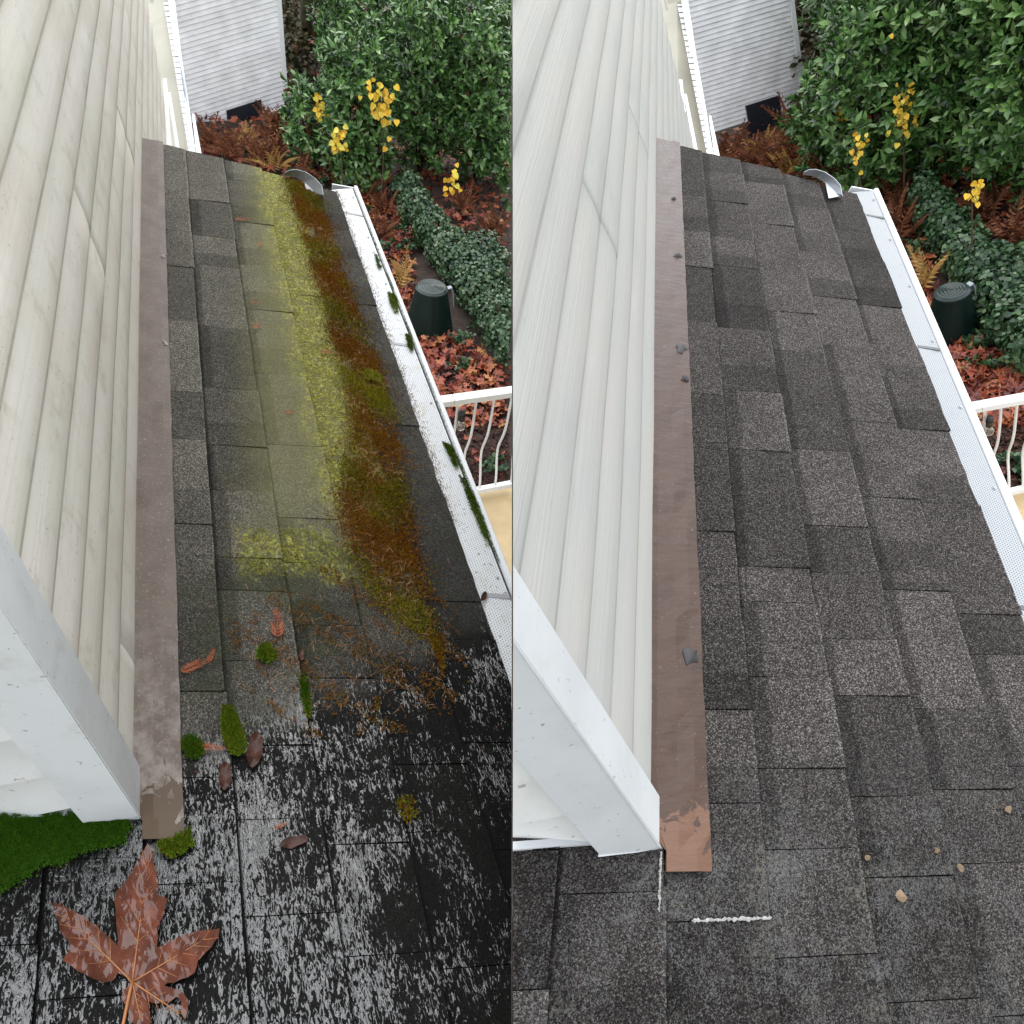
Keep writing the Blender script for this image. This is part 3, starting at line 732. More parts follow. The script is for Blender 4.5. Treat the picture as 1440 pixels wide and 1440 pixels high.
# ------------------------------------------------------------------ deck railing
def build_rail(st):
    dirty = st is SA
    O2 = (lambda x, y: (x, y)) if dirty else (lambda x, y: (x+745, y+9.5))
    a = st.px(*O2(612, 566), 4.4); 
    hd = nz(ray(3300, 190)) if dirty else nz(ray(5200, -130))
    v = st.v; outd = st.e
    H = thing('deck_railing', 'white deck railing with bowed balusters beyond the %s gutter' % ('mossy' if dirty else 'rinsed'), 'railing', W3(a+v*.5))
    def seg(name, s0, s1, d, hw, hh, parent=H, mat=None):
        c = a+hd*(s0+s1)/2+v*d
        return mk(name, *box_axes(c, hd*(s1-s0)/2, outd*hw, v*hh), mat or M['rail'], parent, st, bevel=.004)
    L = 3.0
    seg('top_rail', -.25, .115, 0, .034, .02)
    seg('top_rail', .118, L, 0, .034, .02)
    seg('bottom_rail', -.3, L, .86, .02, .02)
    xs = [.03, .15, .272, .394, .516, .64, .76, .88, 1.0, 1.12, 1.24]
    for s in xs:
        path = []
        for i in range(15):
            t = i/14; d = .02+.83*t
            b = .05*math.exp(-((t-.66)/.2)**2)*1.5 + .0
            path.append(a+hd*s+v*d+outd*b)
        mk('baluster', *tube(path, .0085, 8), M['rail'], H, st, smooth=True)
    # string-light bulb hanging under the top rail
    c = a+hd*.17+v*.055-outd*.05
    T = thing('string_light_bulb', 'clear bulb in a black socket under the white rail past the %s gutter' % ('mossy' if dirty else 'rinsed'), 'light bulb', W3(c))
    mk('socket', *tube([c, c+v*.03, c+v*.075], [.018, .022, .020], 10), M['black'], T, st, smooth=True)
    prof = [(.078, .012), (.09, .02), (.112, .028), (.135, .026), (.152, .014), (.158, .003)]
    mk('bulb', *tube([c+v*d for d, r in prof], [r for d, r in prof], 12), GLASS, T, st, smooth=True)
    dk0 = a+v*.93-outd*.0
    D = mk('deck_floor', *hexa([dk0+hd*s+v*z-outd*y for z in (0, .05) for s, y in ((-.5, -.03), (L, -.03), (L, 1.6), (-.5, 1.6))]), M['deck'], None, st)
    if D: tag(D, 'tan deck floor behind the railing past the %s gutter' % ('mossy' if dirty else 'rinsed'), 'deck')
GLASS = simple('bulb_glass', (.55, .5, .45), .05, coat=1); 
_g = GLASS.node_tree.nodes['Principled BSDF']; _g.inputs['Transmission Weight'].default_value = .9

def build_bin(st):
    dirty = st is SA
    x, y = P(st, 603, 462) if dirty else (1338, 468)
    g = st.ground(x, y); up = -st.v; Z = g[2]
    sc = Z/FP
    r0, r1 = 33*sc, 19.5*sc
    # height so that the lid centre sits at the picture height it has
    best = min((abs((720+FP*((g+up*h)[1]/(g+up*h)[2])) - (y-60)), h) for h in np.linspace(.2, 1.2, 60))[1]
    hgt = best
    H = thing('compost_bin', 'dark green tapered compost bin with ringed lid past the %s gutter' % ('mossy' if dirty else 'rinsed'), 'compost bin', W3(g))
    a = nz(np.cross(up, [0, 0, 1])); b = np.cross(up, a)
    def ring(h, r, n=28, flute=0): return [g+up*h+(a*math.cos(t)+b*math.sin(t))*r*(1+flute*math.cos(14*t)) for t in np.linspace(0, 2*math.pi, n, endpoint=False)]
    n = 56
    prof = [(-.1, r0*1.02), (.1*hgt, r0), (.5*hgt, r0*.5+r1*.55), (.9*hgt, r1*1.12), (.95*hgt, r1*1.08)]
    vs = sum([ring(h, r, n, .012) for h, r in prof], [])
    mk('bin_body', vs, [(i*n+j, i*n+(j+1) % n, (i+1)*n+(j+1) % n, (i+1)*n+j) for i in range(len(prof)-1) for j in range(n)], M['bin'], H, st, smooth=True, fill=False)
    lp = [(.93*hgt, r1*1.13), (.96*hgt, r1*1.12), (1.0*hgt, r1*.95)]
    for q in range(9):
        lp.append((hgt*(1+.012*(q % 2)+.002*q), r1*(.9-.1*q)))
    vs = sum([ring(h, max(r, .004), n) for h, r in lp], [])
    mk('lid', vs, [(i*n+j, i*n+(j+1) % n, (i+1)*n+(j+1) % n, (i+1)*n+j) for i in range(len(lp)-1) for j in range(n)]+[tuple((len(lp)-1)*n+j for j in range(n))], M['binlid'], H, st, smooth=False, fill=False)
    sx = nz(ray(3000, 300) if dirty else ray(5000, 300)); sx = nz(sx-(sx@up)*up)
    pth = [g+up*hgt*.92+sx*r1*1.0, g+up*hgt*.95+sx*r1*1.45, g+up*hgt*.8+sx*r1*1.62, g+up*hgt*.5+sx*r1*1.72]
    tv = []
    for p in pth: tv += [p+np.cross(sx, up)*.035, p-np.cross(sx, up)*.035]
    mk('strap', tv, [(2*i, 2*i+1, 2*i+3, 2*i+2) for i in range(3)], M['bingrey'], H, st, solid=.012)

# ------------------------------------------------------------------ planting
def shoots(centers, dirs, per, L, spread=.95, jitter=.25):
    """leaf whorls: positions, y-directions, up-directions"""
    n = len(centers); d = dirs/np.linalg.norm(dirs, axis=1, keepdims=True)
    a = np.cross(d, rng.normal(size=(n, 3))); a /= np.linalg.norm(a, axis=1, keepdims=True); b = np.cross(d, a)
    pos = []; yd = []; ud = []
    for k in range(per):
        th = k*2.4+rng.uniform(0, .5, n); t = k/per
        el = np.clip(.25+1.1*t+rng.normal(0, jitter, n), 0, 1.5)
        rad = a*np.cos(th)[:, None]+b*np.sin(th)[:, None]
        y = rad*np.cos(el)[:, None]*spread+d*np.sin(el)[:, None]
        pos.append(centers+d*(t*L*1.1)[:, None] if hasattr(L, '__len__') else centers+d*(t*L*1.1)); yd.append(y); ud.append(d-y*(d*y).sum(1, keepdims=True)/ (y*y).sum(1, keepdims=True)+1e-3)
    return np.concatenate(pos), np.concatenate(yd), np.concatenate(ud)
def orient(yd, ud, size, wf=None):
    y = yd/np.linalg.norm(yd, axis=1, keepdims=True); z = ud-(ud*y).sum(1, keepdims=True)*y; z /= np.linalg.norm(z, axis=1, keepdims=True)+1e-9
    x = np.cross(y, z); Mx = np.stack([x, y, z], 2)*size[:, None, None]
    return Mx
def crown_pts(c, up, ax, n, rad, lump=.22, seed=0, shell=(.62, 1.0)):
    r = np.random.default_rng(seed); d = r.normal(size=(n, 3)); d /= np.linalg.norm(d, axis=1, keepdims=True)
    ph = r.uniform(0, 6.28, 6)
    l = 1+lump*(np.sin(3.1*d[:, 0]*2+ph[0])*np.cos(2.7*d[:, 1]*2+ph[1])+.6*np.sin(7*d[:, 2]+ph[2]+3*d[:, 0]))
    s = r.uniform(shell[0]**3, shell[1]**3, n)**(1/3)
    a, b, u = ax
    p = c + (a*d[:, :1]*rad[0]+b*d[:, 1:2]*rad[1]+u*d[:, 2:3]*rad[2])*(l*s)[:, None]
    nn = a*d[:, :1]/rad[0]+b*d[:, 1:2]/rad[1]+u*d[:, 2:3]/rad[2]
    return p, nn/np.linalg.norm(nn, axis=1, keepdims=True), s
_single = {}
def single_leaf(tpl, mat, name):
    key = (name, mat.name)
    if key not in _single:
        me = bpy.data.meshes.new(name); me.from_pydata([tuple(v) for v in tpl[0]], [], tpl[1]); me.materials.append(mat); me.shade_smooth(); _single[key] = me
    return _single[key]
def leaf_objects(parent, pos, Mx, tpl, mat, name='leaf', st=None):
    me = single_leaf(tpl, mat, name); org = ORG[parent.name]
    for p, A in zip(pos, Mx):
        if st is not None and p[0]*st.side < .16: continue
        o = bpy.data.objects.new(name, me); C.objects.link(o); o.parent = parent
        B = RW@A; w = W3(p)-org
        mm = Matrix.Identity(4)
        for i in range(3):
            for j in range(3): mm[i][j] = B[i, j]
            mm[i][3] = w[i]
        o.matrix_basis = mm
def ylocal(st):
    up = -st.v; a = nz(np.cross(up, [0, 0, 1.0])); a = a if a[0] > 0 else -a; b = np.cross(up, a); b = b if b[2] > 0 else -b
    return a, b, up

LAUREL = [ # base px (in the first view), height, radii across/depth, leaves, label tail
 (505, 262, 2.35, (.62, .6), 'nearest the roof end, left of the hedge'),
 (440, 232, 1.30, (.42, .5), 'low, beside the pale building'),
 (590, 240, 2.9, (.62, .7), 'tall, behind the ivy bank top'),
 (668, 255, 2.9, (.62, .7), 'tall, right of the yellow leaves'),
 (738, 285, 2.8, (.60, .7), 'at the right edge of the view'),
 (500, 130, 2.6, (.75, .7), 'behind, left of the back row'),
 (600, 120, 2.9, (.8, .7), 'behind, in the middle of the back row'),
 (700, 130, 3.0, (.8, .7), 'behind, right of the back row'),
]
def build_laurels(st):
    dirty = st is SA; a, b, up = ylocal(st)
    for i, (x, y, h, rr_, tail) in enumerate(LAUREL):
        x2, y2 = P(st, x, y); g = st.ground(x2, y2)
        if not dirty: h *= 1.05
        c = g+up*h*.55
        T = thing('laurel_shrub', 'glossy green laurel %s, %s half' % (tail, 'mossy-roof' if dirty else 'clean-roof'), 'shrub', W3(g), 'laurel hedge shrubs')
        # stems
        parts = []
        for q in range(7):
            th = q*.9+i; top = c+a*math.cos(th)*rr_[0]*.7+b*math.sin(th)*rr_[1]*.7+up*h*.3
            parts.append(tube([g+up*-.05, g+up*h*.25+(top-g-up*h)*.3, top], [.03, .02, .006], 5))
        mk('stem', *join(parts), M['bark'], T, st, smooth=True)
        ns = int(820*rr_[0]*h/1.6)
        p, nn, s = crown_pts(c, up, (a, b, up), ns, (rr_[0]*1.08, rr_[1], h*.55), .2, seed=i*7+3, shell=(.45, 1.05))
        dd = nn*.75+up*.55+rng.normal(size=nn.shape)*.3
        pos, yd, ud = shoots(p, dd, 9, .10)
        size = rng.uniform(.075, .175, len(pos))*rng.choice([1.0, 1.12, .8], len(pos))
        Mx = orient(yd, ud, size)
        # drop what is below ground
        ok = ((pos-g)@up) > .03; pos, Mx = pos[ok], Mx[ok]
        # individual leaves: the ones that face the viewer most openly
        sc = -(pos-c)@nz(c) + rng.normal(size=len(pos))*.12
        px_ = 720+FP*pos[:, 0]/pos[:, 2]; py_ = 720+FP*pos[:, 1]/pos[:, 2]
        vis = (py_ > 0) & (px_ > (0 if dirty else 720)) & (px_ < (720 if dirty else 1440))
        sc = np.where(vis, sc, -9)
        idx = np.argsort(-sc)[:90 if i < 5 else 40]
        m_ = np.zeros(len(pos), bool); m_[idx] = True
        leaf_objects(T, pos[m_], Mx[m_], LEAF, M['laurel1'], 'leaf', st)
        fo = scatter('foliage', *LEAF, pos[~m_], Mx[~m_], M['laurel'], T, st, smooth=True)
        if fo: fo['kind'] = 'stuff'

def build_ivy(st):
    a, b, up = ylocal(st); dirty = st is SA
    g0 = st.ground(*P(st, 640, 420))
    T = thing('ivy_bank', 'bank of small-leaved variegated ivy behind the compost bin, %s half' % ('mossy-roof' if dirty else 'clean-roof'), 'ivy', W3(g0))
    chain = [(572, 290, .6, .28), (585, 318, .62, .34), (606, 345, .6, .34), (628, 372, .62, .38), (650, 400, .62, .42), (676, 430, .62, .46), (702, 465, .6, .48), (730, 500, .6, .5), (700, 415, .7, .46), (745, 450, .7, .5), (672, 385, .7, .4)]
    if not dirty: chain = [(x, y, h*.9, r*.78) for x, y, h, r in chain[:9]]
    P_, N_ = [], []
    for q, (x, y, h, r) in enumerate(chain):
        g = st.ground(*P(st, x, y)); p, nn, s = crown_pts(g+up*h*.45, up, (a, b, up), 1700, (r, r*.9, h*.62), .12, seed=q+50, shell=(.75, 1.04))
        P_.append(p); N_.append(nn)
    p = np.concatenate(P_); nn = np.concatenate(N_); ok = ((p-g0)@up) > 0; p, nn = p[ok], nn[ok]
    yd = rng.normal(size=p.shape)+(-up)*.6; yd -= nn*(yd*nn).sum(1, keepdims=True)*.6
    ud = nn+up*.6+rng.normal(size=p.shape)*.35
    Mx = orient(yd, ud, rng.uniform(.04, .075, len(p)))
    fo = scatter('foliage', *IVY, p, Mx, M['ivy'], T, st, smooth=True)
    if fo: fo['kind'] = 'stuff'
    stems = []
    for q in range(0, 6):
        x, y, h, r = chain[q]; x1, y1, h1, r1 = chain[q+1]
        A = st.ground(*P(st, x, y))+up*h*.4; B = st.ground(*P(st, x1, y1))+up*h1*.4
        stems.append(tube([A, (A+B)/2+up*.05, B], .05, 6))
    mk('log', *join(stems), M['bark'], T, st, smooth=True)

def build_yellow(st):
    dirty = st is SA; a, b, up = ylocal(st)
    cl = [(455, 147, 9, 'upper left, above the brown bracken'), (478, 196, 9, 'lower left, above the red leaf clump'), (538, 145, 22, 'largest cluster, in the middle of the hedge'), (637, 252, 6, 'small cluster, above the ivy bank')]
    clB = [(1182, 155, 10, ''), (1203, 200, 7, ''), (1266, 150, 20, ''), (1366, 262, 6, '')]
    for (x, y, n, tail), (xb, yb, nb, _) in zip(cl, clB):
        if not dirty: x, y, n = xb, yb, nb
        Z = 7.0 if dirty else 6.6
        gr = st.ground(x, y+(105 if y < 240 else 80)); Z = gr[2]-((2.2 if x > 520 and y < 240 else 1.05) if dirty else 1.45)
        c = st.px(x, y, Z); g = c - up*(( c-gr)@up)
        T = thing('yellow_leaved_sapling', 'yellow autumn leaves, %s, %s half' % (tail, 'mossy-roof' if dirty else 'clean-roof'), 'sapling', W3(g), 'yellow-leaved saplings in the hedge')
        pos = []; yd = []
        sx = {22: .28, 20: .28}.get(n, .17)*(1 if dirty else .8)
        n = int(n*2.6)
        for q in range(n):
            pos.append(c+a*rng.normal()*sx*.42+up*rng.normal()*sx*.8-b*rng.uniform(.0, .12)); yd.append(-up*.7+a*rng.normal()*.6-b*rng.uniform(0, .6))
        pos = np.array(pos); yd = np.array(yd)
        ud = -nz(c)[None, :]+rng.normal(size=pos.shape)*.3
        Mx = orient(yd, ud, rng.uniform(.07, .11, n)*(1 if dirty else .74))
        leaf_objects(T, pos, Mx, HEART, M['yellow'], 'leaf', st)
        parts = [tube([g, (g+c)/2+a*.03, c+up*.2], [.014, .010, .004], 5)]
        for p in pos[::2]: parts.append(tube([c+(p-c)*.05-up*.1, (c+p)/2, p], [.005, .004, .003], 4))
        mk('stem', *join(parts), M['twig'], T, st)

def frond_tpl():
    v = []; f = []
    for i in range(11):
        t = i/11; L = .26*(1-t)**.8*(1 if i else .6)
        for s in (-1, 1):
            k = len(v); y = t; z = .18*math.sin(t*2.6)
            v += [(0, y, z), (s*L*.5, y+.05, z+.01), (s*L, y+.09, z-.04), (s*L*.5, y-.0, z-.01)]; f.append((k, k+1, k+2, k+3))
    k = len(v); v += [(-.008, 0, 0), (.008, 0, 0), (.004, 1, .1), (-.004, 1, .1), (0, .5, .175)]; f += [(k, k+1, k+4), (k+1, k+2, k+4), (k+2, k+3, k+4), (k+3, k, k+4)]
    return np.array(v, float), f
FROND = frond_tpl()
BR = [(300, 215, 'bracken', 16, .55), (330, 225, 'bracken', 16, .55), (362, 232, 'bracken', 14, .5), (385, 222, 'bracken', 14, .6), (395, 195, 'bracken', 14, .7),
      (352, 212, 'bracken_gold', 12, .42), (385, 238, 'bracken_gold', 12, .40), (430, 248, 'bracken', 14, .40), (470, 258, 'bracken', 14, .45), (520, 280, 'bracken', 12, .4),
      (535, 335, 'bracken', 14, .5), (540, 300, 'bracken', 12, .4), (690, 345, 'bracken', 16, .55), (655, 300, 'bracken', 12, .45), (565, 405, 'bracken_gold', 7, .45)]
def build_bracken(st):
    dirty = st is SA; a, b, up = ylocal(st)
    where = ['against the pale wall', 'below the pale wall', 'in front of the vent', 'right of the vent', 'by the corner of the pale building', 'golden, below the vent', 'golden, above the roof rake',
             'above the diverter', 'left of the gutter end', 'beyond the gutter end', 'beside the gutter top', 'under the hedge front', 'at the far right by the ivy', 'on top of the ivy bank', 'golden, left of the compost bin']
    for i, (x, y, mt, n, L) in enumerate(BR):
        g = st.ground(*P(st, x, y))
        T = thing('bracken', 'withered fern %s, %s half' % (where[i], 'mossy-roof' if dirty else 'clean-roof'), 'fern', W3(g), 'withered ferns in the yard')
        th = rng.uniform(0, 6.28, n); el = rng.uniform(.25, 1.2, n)
        yd = (a*np.cos(th)[:, None]+b*np.sin(th)[:, None])*np.cos(el)[:, None]+up*np.sin(el)[:, None]
        pos = g+yd*.03+(a*rng.normal(size=(n, 1))+b*rng.normal(size=(n, 1)))*.06+up*.03
        Mx = orient(yd, np.broadcast_to(up, yd.shape)+rng.normal(size=yd.shape)*.2, rng.uniform(.7, 1.2, n)*L*1.1)
        me_key = single_leaf(FROND, M[mt], 'frond')
        leaf_objects(T, pos, Mx, FROND, M[mt], 'frond', st)

def build_ground(st):
    dirty = st is SA; a, b, up = ylocal(st); half = 'mossy-roof' if dirty else 'clean-roof'
    c = st.ground(*P(st, 500, 400)); sgn = st.side
    n = 60; vs = []; fs = []
    r = np.random.default_rng(3)
    ext = 16.0
    for i in range(n+1):
        for j in range(n+1):
            s = (i/n-.5)*ext*2; t = (j/n-.35)*ext*2
            p = c+a*s+b*t
            hh = .06*math.sin(s*1.7+t)*math.cos(t*2.1)
            vs.append(p+up*(hh-.03))
    for i in range(n):
        for j in range(n): q = i*(n+1)+j; fs.append((q, q+1, q+n+2, q+n+1))
    g = mk('yard_ground', vs, fs, M['mulch'], None, st, smooth=True, fill=False); g['kind'] = 'structure'
    # litter of fallen leaves
    def patch(poly, cnt, tpl, mat, lo, hi, name, lab, cat, lift=.03, tilt=.5):
        q = sample_poly(poly, cnt); pos = np.array([st.ground(*P(st, *w)) for w in q])+up*(rng.uniform(0, lift, cnt)+.02)[:, None]
        yd = a*rng.normal(size=(cnt, 1))+b*rng.normal(size=(cnt, 1))+up*rng.normal(size=(cnt, 1))*.25
        ud = up+rng.normal(size=(cnt, 3))*tilt
        o = scatter(name, *tpl, pos, orient(yd, ud, rng.uniform(lo, hi, cnt)), mat, None, st)
        if o: tag(o, lab, cat, kind='stuff')
    patch([(500, 270), (560, 300), (600, 460), (720, 520), (760, 600), (600, 600), (520, 420)], 900, MAPLE, M['fallen'], .10, .19, 'leaf_litter', 'red-brown fallen maple leaves on the yard, '+half+' side', 'fallen leaves', .07)
    patch([(270, 150), (760, 250), (760, 380), (450, 330), (270, 260)], 1300, MAPLE, M['fallen'], .09, .16, 'leaf_litter', 'fallen leaves under the hedge, '+half+' side', 'fallen leaves', .12)
    patch([(380, -60), (760, -60), (760, 260), (400, 180)], 1500, MAPLE, M['fallen'], .12, .2, 'leaf_litter', 'fallen leaves behind the hedge, '+half+' side', 'fallen leaves', .1)
    patch([(590, 520), (800, 520), (800, 860), (640, 860)], 9000, LEAF, M['fallen_dark'], .04, .10, 'mulch_chips', 'dark wood mulch under the railing, '+half+' side', 'mulch', .03)
    patch([(640, 600), (800, 560), (800, 760), (680, 720)], 60, MAPLE, M['fallen'], .09, .14, 'leaf_litter', 'scattered red leaves on the mulch, '+half+' side', 'fallen leaves', .04)
    q = sample_poly([(420, 60), (740, 0), (740, 230), (600, 240), (420, 200)], 90); pos = []
    for w in q:
        zz = st.ground(*P(st, w[0], 235))[2]-.55-rng.uniform(0, .3); pos.append(st.px(*P(st, *w), zz))
    pos = np.array(pos); yd = rng.normal(size=pos.shape); ud = up+rng.normal(size=pos.shape)*.6-nz(st.px(*P(st, 600, 150), 1))
    o = scatter('leaf_litter', *MAPLE, pos, orient(yd, ud, rng.uniform(.07, .12, len(pos))), M['fallen'], None, st)
    if o: tag(o, 'russet leaves caught in the laurel hedge, '+half+' side', 'fallen leaves', kind='stuff')
    # sprouts of green among the litter
    q = np.array([(590, 455), (600, 470), (560, 330), (545, 355), (700, 660), (720, 690), (655, 520), (648, 480), (575, 350), (510, 300), (480, 285), (455, 262), (420, 250)])
    pos = np.array([st.ground(*P(st, *w)) for w in q])
    q2 = np.repeat(pos, 14, 0)+a*rng.normal(size=(len(q)*14, 1))*.09+b*rng.normal(size=(len(q)*14, 1))*.09+up*.05
    pp, yd, ud = shoots(q2, np.broadcast_to(up, q2.shape)+rng.normal(size=q2.shape)*.3, 5, .06)
    o = scatter('ground_cover', *IVY, pp, orient(yd, ud, rng.uniform(.05, .09, len(pp))), M['ivy'], None, st)
    tag(o, 'low green leaves sprouting through the litter, '+half+' side', 'ground cover', kind='stuff')

def build_woods(st):
    dirty = st is SA; a, b, up = ylocal(st); half = 'mossy-roof' if dirty else 'clean-roof'
    for i, (x, y, r, tail) in enumerate([(432, 88, .15, 'dark mossy trunk nearest the pale building'), (405, 60, .06, 'thin trunk at the building corner'), (470, 30, .10, 'trunk behind the hedge'), (560, 10, .10, 'trunk far behind the hedge middle'), (660, 0, .12, 'trunk far behind the hedge right')]):
        g = st.ground(*P(st, x, y)); T = thing('woodland_tree', tail+', '+half+' half', 'tree', W3(g), 'woodland trees behind the hedge')
        pth = [g-up*.2, g+up*1.2+a*.05, g+up*2.6-a*.05, g+up*4.6+a*.1]
        mk('trunk', *tube(pth, [r*1.2, r, r*.85, r*.4], 10), M['bark'], T, st, smooth=True)
        p, nn, s = crown_pts(g+up*5.4, up, (a, b, up), 350, (1.0, 1.0, 1.3), .25, seed=90+i, shell=(.2, 1))
        ok = ((p-g)@up) > 4.2
        Mx = orient(rng.normal(size=p.shape), nn+up, rng.uniform(.12, .2, len(p)))
        f = scatter('crown', *IVY, p[ok], Mx[ok], M['woods'], T, st)
    # undergrowth
    q = sample_poly([(385, -40), (470, -40), (480, 100), (400, 150)], 2600); pos = np.array([st.ground(*P(st, *w)) for w in q])
    pos += up*rng.uniform(0, 1.0, len(pos))[:, None]**2
    Mx = orient(rng.normal(size=pos.shape), np.broadcast_to(up, pos.shape)+rng.normal(size=pos.shape)*.6, rng.uniform(.08, .18, len(pos)))
    o = scatter('undergrowth', *IVY, pos, Mx, M['woods'], None, st); tag(o, 'brown and olive undergrowth at the foot of the woods, '+half+' half', 'undergrowth', kind='stuff')

# ------------------------------------------------------------------ moss and litter on the first roof
def tufts(name, uv, h, smin, smax, mat, parent=None, lift=.006, st=SA, flat=.7):
    n = len(uv); pos = np.array([st.roof(u, w, 0) for u, w in uv])+np.multiply.outer(h+lift, st.rn)
    up = st.rn+rng.normal(size=(n, 3))*.45; yd = np.cross(up, rng.normal(size=(n, 3)))
    Mx = orient(yd, up, rng.uniform(smin, smax, n))
    return scatter(name, *TUFT, pos, Mx, mat, parent, st)
def lumps(uv, f=60, ph=0): return (np.sin(uv[:, 0]*f+ph)*np.cos(uv[:, 1]*f*.8+ph)+np.sin(uv[:, 0]*f*.43+uv[:, 1]*f*.61))*.25+.5
BAND = [(402, 252), (418, 300), (436, 360), (450, 410), (466, 470), (486, 540), (498, 600), (488, 640), (480, 700), (482, 750), (500, 800), (530, 850), (600, 905), (612, 880), (590, 800), (577, 740), (570, 690), (562, 640), (556, 600), (540, 545), (520, 480), (492, 420), (472, 350), (452, 290), (440, 270), (425, 255)]
def build_moss():
    st = SA
    uv = roof_pts(st, BAND, 56000); uv += rng.normal(size=uv.shape)*np.array([.013, .016])*rng.choice([.6, 1, 2.2], len(uv))[:, None]; ok = uv[:, 1] < 2.14; uv = uv[ok]
    l = lumps(uv)*.6+lumps(uv, 23, 2.)*.4; keep = rng.random(len(uv)) < .1+1.3*l; uv = uv[keep]; l = l[keep]
    l2 = lumps(uv, 31, 4.)+rng.normal(size=len(uv))*.16; ol = l2 > .68
    o = tufts('moss_band', uv[~ol], l[~ol]*.014-.003, .004, .0085, M['mossbrown']); tag(o, 'rusty brown moss band running down the shingles', 'moss', kind='stuff')
    o = tufts('moss_band', uv[ol], l[ol]*.016-.002, .004, .0085, M['mossolive']); tag(o, 'olive and yellow patches in the rusty moss band', 'moss', kind='stuff')
    # yellow crust tufts beside it
    y = [(390, 270), (385, 330), (395, 380), (410, 430), (425, 520), (440, 600), (465, 690), (490, 690), (505, 610), (480, 520), (462, 460), (440, 390), (425, 330), (405, 270)]
    uv = roof_pts(st, y, 11000); l = lumps(uv, 90); keep = rng.random(len(uv)) < l**2*.9; uv = uv[keep]
    o = tufts('lichen_crust', uv, np.zeros(len(uv)), .0025, .0045, M['mossyellow']); tag(o, 'yellow-green lichen specks beside the brown moss', 'lichen', kind='stuff')
    y = [(335, 765), (360, 745), (420, 745), (475, 760), (482, 800), (420, 810), (350, 820), (328, 800)]
    uv = roof_pts(st, y, 3600); l = lumps(uv, 120); keep = rng.random(len(uv)) < l*.8; uv = uv[keep]
    o = tufts('lichen_crust', uv, np.zeros(len(uv)), .0025, .005, M['mossyellow']); tag(o, 'yellow-green lichen patch across the middle courses', 'lichen', kind='stuff')
    y = [(320, 870), (450, 800), (520, 760), (640, 860), (660, 960), (620, 1030), (430, 1040), (330, 960)]
    uv = roof_pts(st, y, 20000); l = lumps(uv, 75, 1.3)*.6+lumps(uv, 190, .3)*.4; keep = (l > .56) & (rng.random(len(uv)) < .6); uv = uv[keep]
    o = tufts('moss_scraps', uv, np.zeros(len(uv))+.001, .003, .006, M['mossbrown']); tag(o, 'scattered moss scraps below the moss band', 'moss', kind='stuff')
    # single cushions
    def cushion(poly, n, mat, hgt, lab, name='moss_cushion', group=None, s=(.004, .0085), lift=.006, u_h=0):
        uv = roof_pts(st, poly, n); pc = np.array([st.onroof(*q) for q in poly]).mean(0)
        rr = np.sqrt(((uv-pc)**2).sum(1)); rr /= rr.max(); h = hgt*(1-rr**2)*(0.6+.6*lumps(uv, 300))+rng.uniform(0, .002, len(uv)); uv = uv+rng.normal(size=uv.shape)*.0022; kp = rng.random(len(uv)) < 1.35-rr**2*.9-.5*(lumps(uv, 210) < .42); uv, h = uv[kp], h[kp]; od = rng.random(len(uv)) < .22
        T = thing(name, lab, 'moss', W3(st.roof(*pc)), group)
        tufts('green_tufts', uv[~od], h[~od]+u_h, s[0], s[1], mat, T, lift=lift); tufts('olive_tufts', uv[od], h[od]+u_h, s[0], s[1], M['mossolive'] if mat is not M['mossolive'] else M['mossbrown'], T, lift=lift)
    G = 'moss cushions on the dirty roof'
    cushion([(314, 992), (322, 990), (332, 1010), (344, 1045), (343, 1062), (330, 1066), (318, 1050), (313, 1025)], 2600, M['mossgreen'], .010, 'bright green moss cushion, tall wedge below the flashing run', group=G)
    cushion([(258, 1045), (268, 1038), (282, 1044), (286, 1058), (278, 1068), (262, 1068)], 1500, M['mossdeep'], .006, 'dark green moss cushion beside the flashing edge', group=G)
    cushion([(362, 920), (372, 908), (386, 918), (388, 930), (376, 936), (364, 930)], 700, M['mossgreen'], .014, 'small spiky yellow-green moss tuft near the red cedar sprig', group=G, s=(.006, .012))
    cushion([(421, 948), (430, 955), (436, 985), (438, 1010), (432, 1012), (424, 980)], 700, M['mossdeep'], .004, 'thin moss strip along a shingle edge', group=G)
    cushion([(598, 890), (620, 892), (624, 930), (622, 958), (612, 930)], 480, M['mossbrown'], .006, 'olive moss wedge at the lower end of the band', group=G)
    cushion([(556, 1118), (580, 1120), (588, 1150), (570, 1162), (558, 1140)], 240, M['mossolive'], .001, 'flat dark moss spot on the wet shingles', group=G)
    cushion([(222, 1185), (240, 1187), (262, 1175), (268, 1165), (271, 1190), (258, 1202), (240, 1206), (225, 1198)], 1500, M['mossgreen'], .008, 'bright moss under the lower end of the flashing', group=G)
    cushion([(505, 525), (520, 528), (540, 536), (538, 545), (515, 540)], 900, M['mossyellow'], .014, 'yellow moss hummock on the brown band', group=G)
    # carpet under the end wall
    y = [(-20, 1152), (110, 1150), (185, 1157), (172, 1185), (140, 1192), (110, 1200), (85, 1215), (60, 1212), (35, 1235), (10, 1248), (-20, 1262)]
    uv = roof_pts(st, y, 26000); uv += rng.normal(size=uv.shape)*.004; ll = lumps(uv, 120)*.5+lumps(uv, 330, 1.)*.5; kp = rng.random(len(uv)) < .25+1.4*ll; uv, ll = uv[kp], ll[kp]; o = tufts('moss_carpet', uv, ll*.011-.003, .003, .0065, M['mossdeep']); tag(o, 'deep green moss carpet below the white end wall', 'moss', kind='stuff')
    # moss in the gutter slot
    GS = 'moss tufts in the gutter slot'
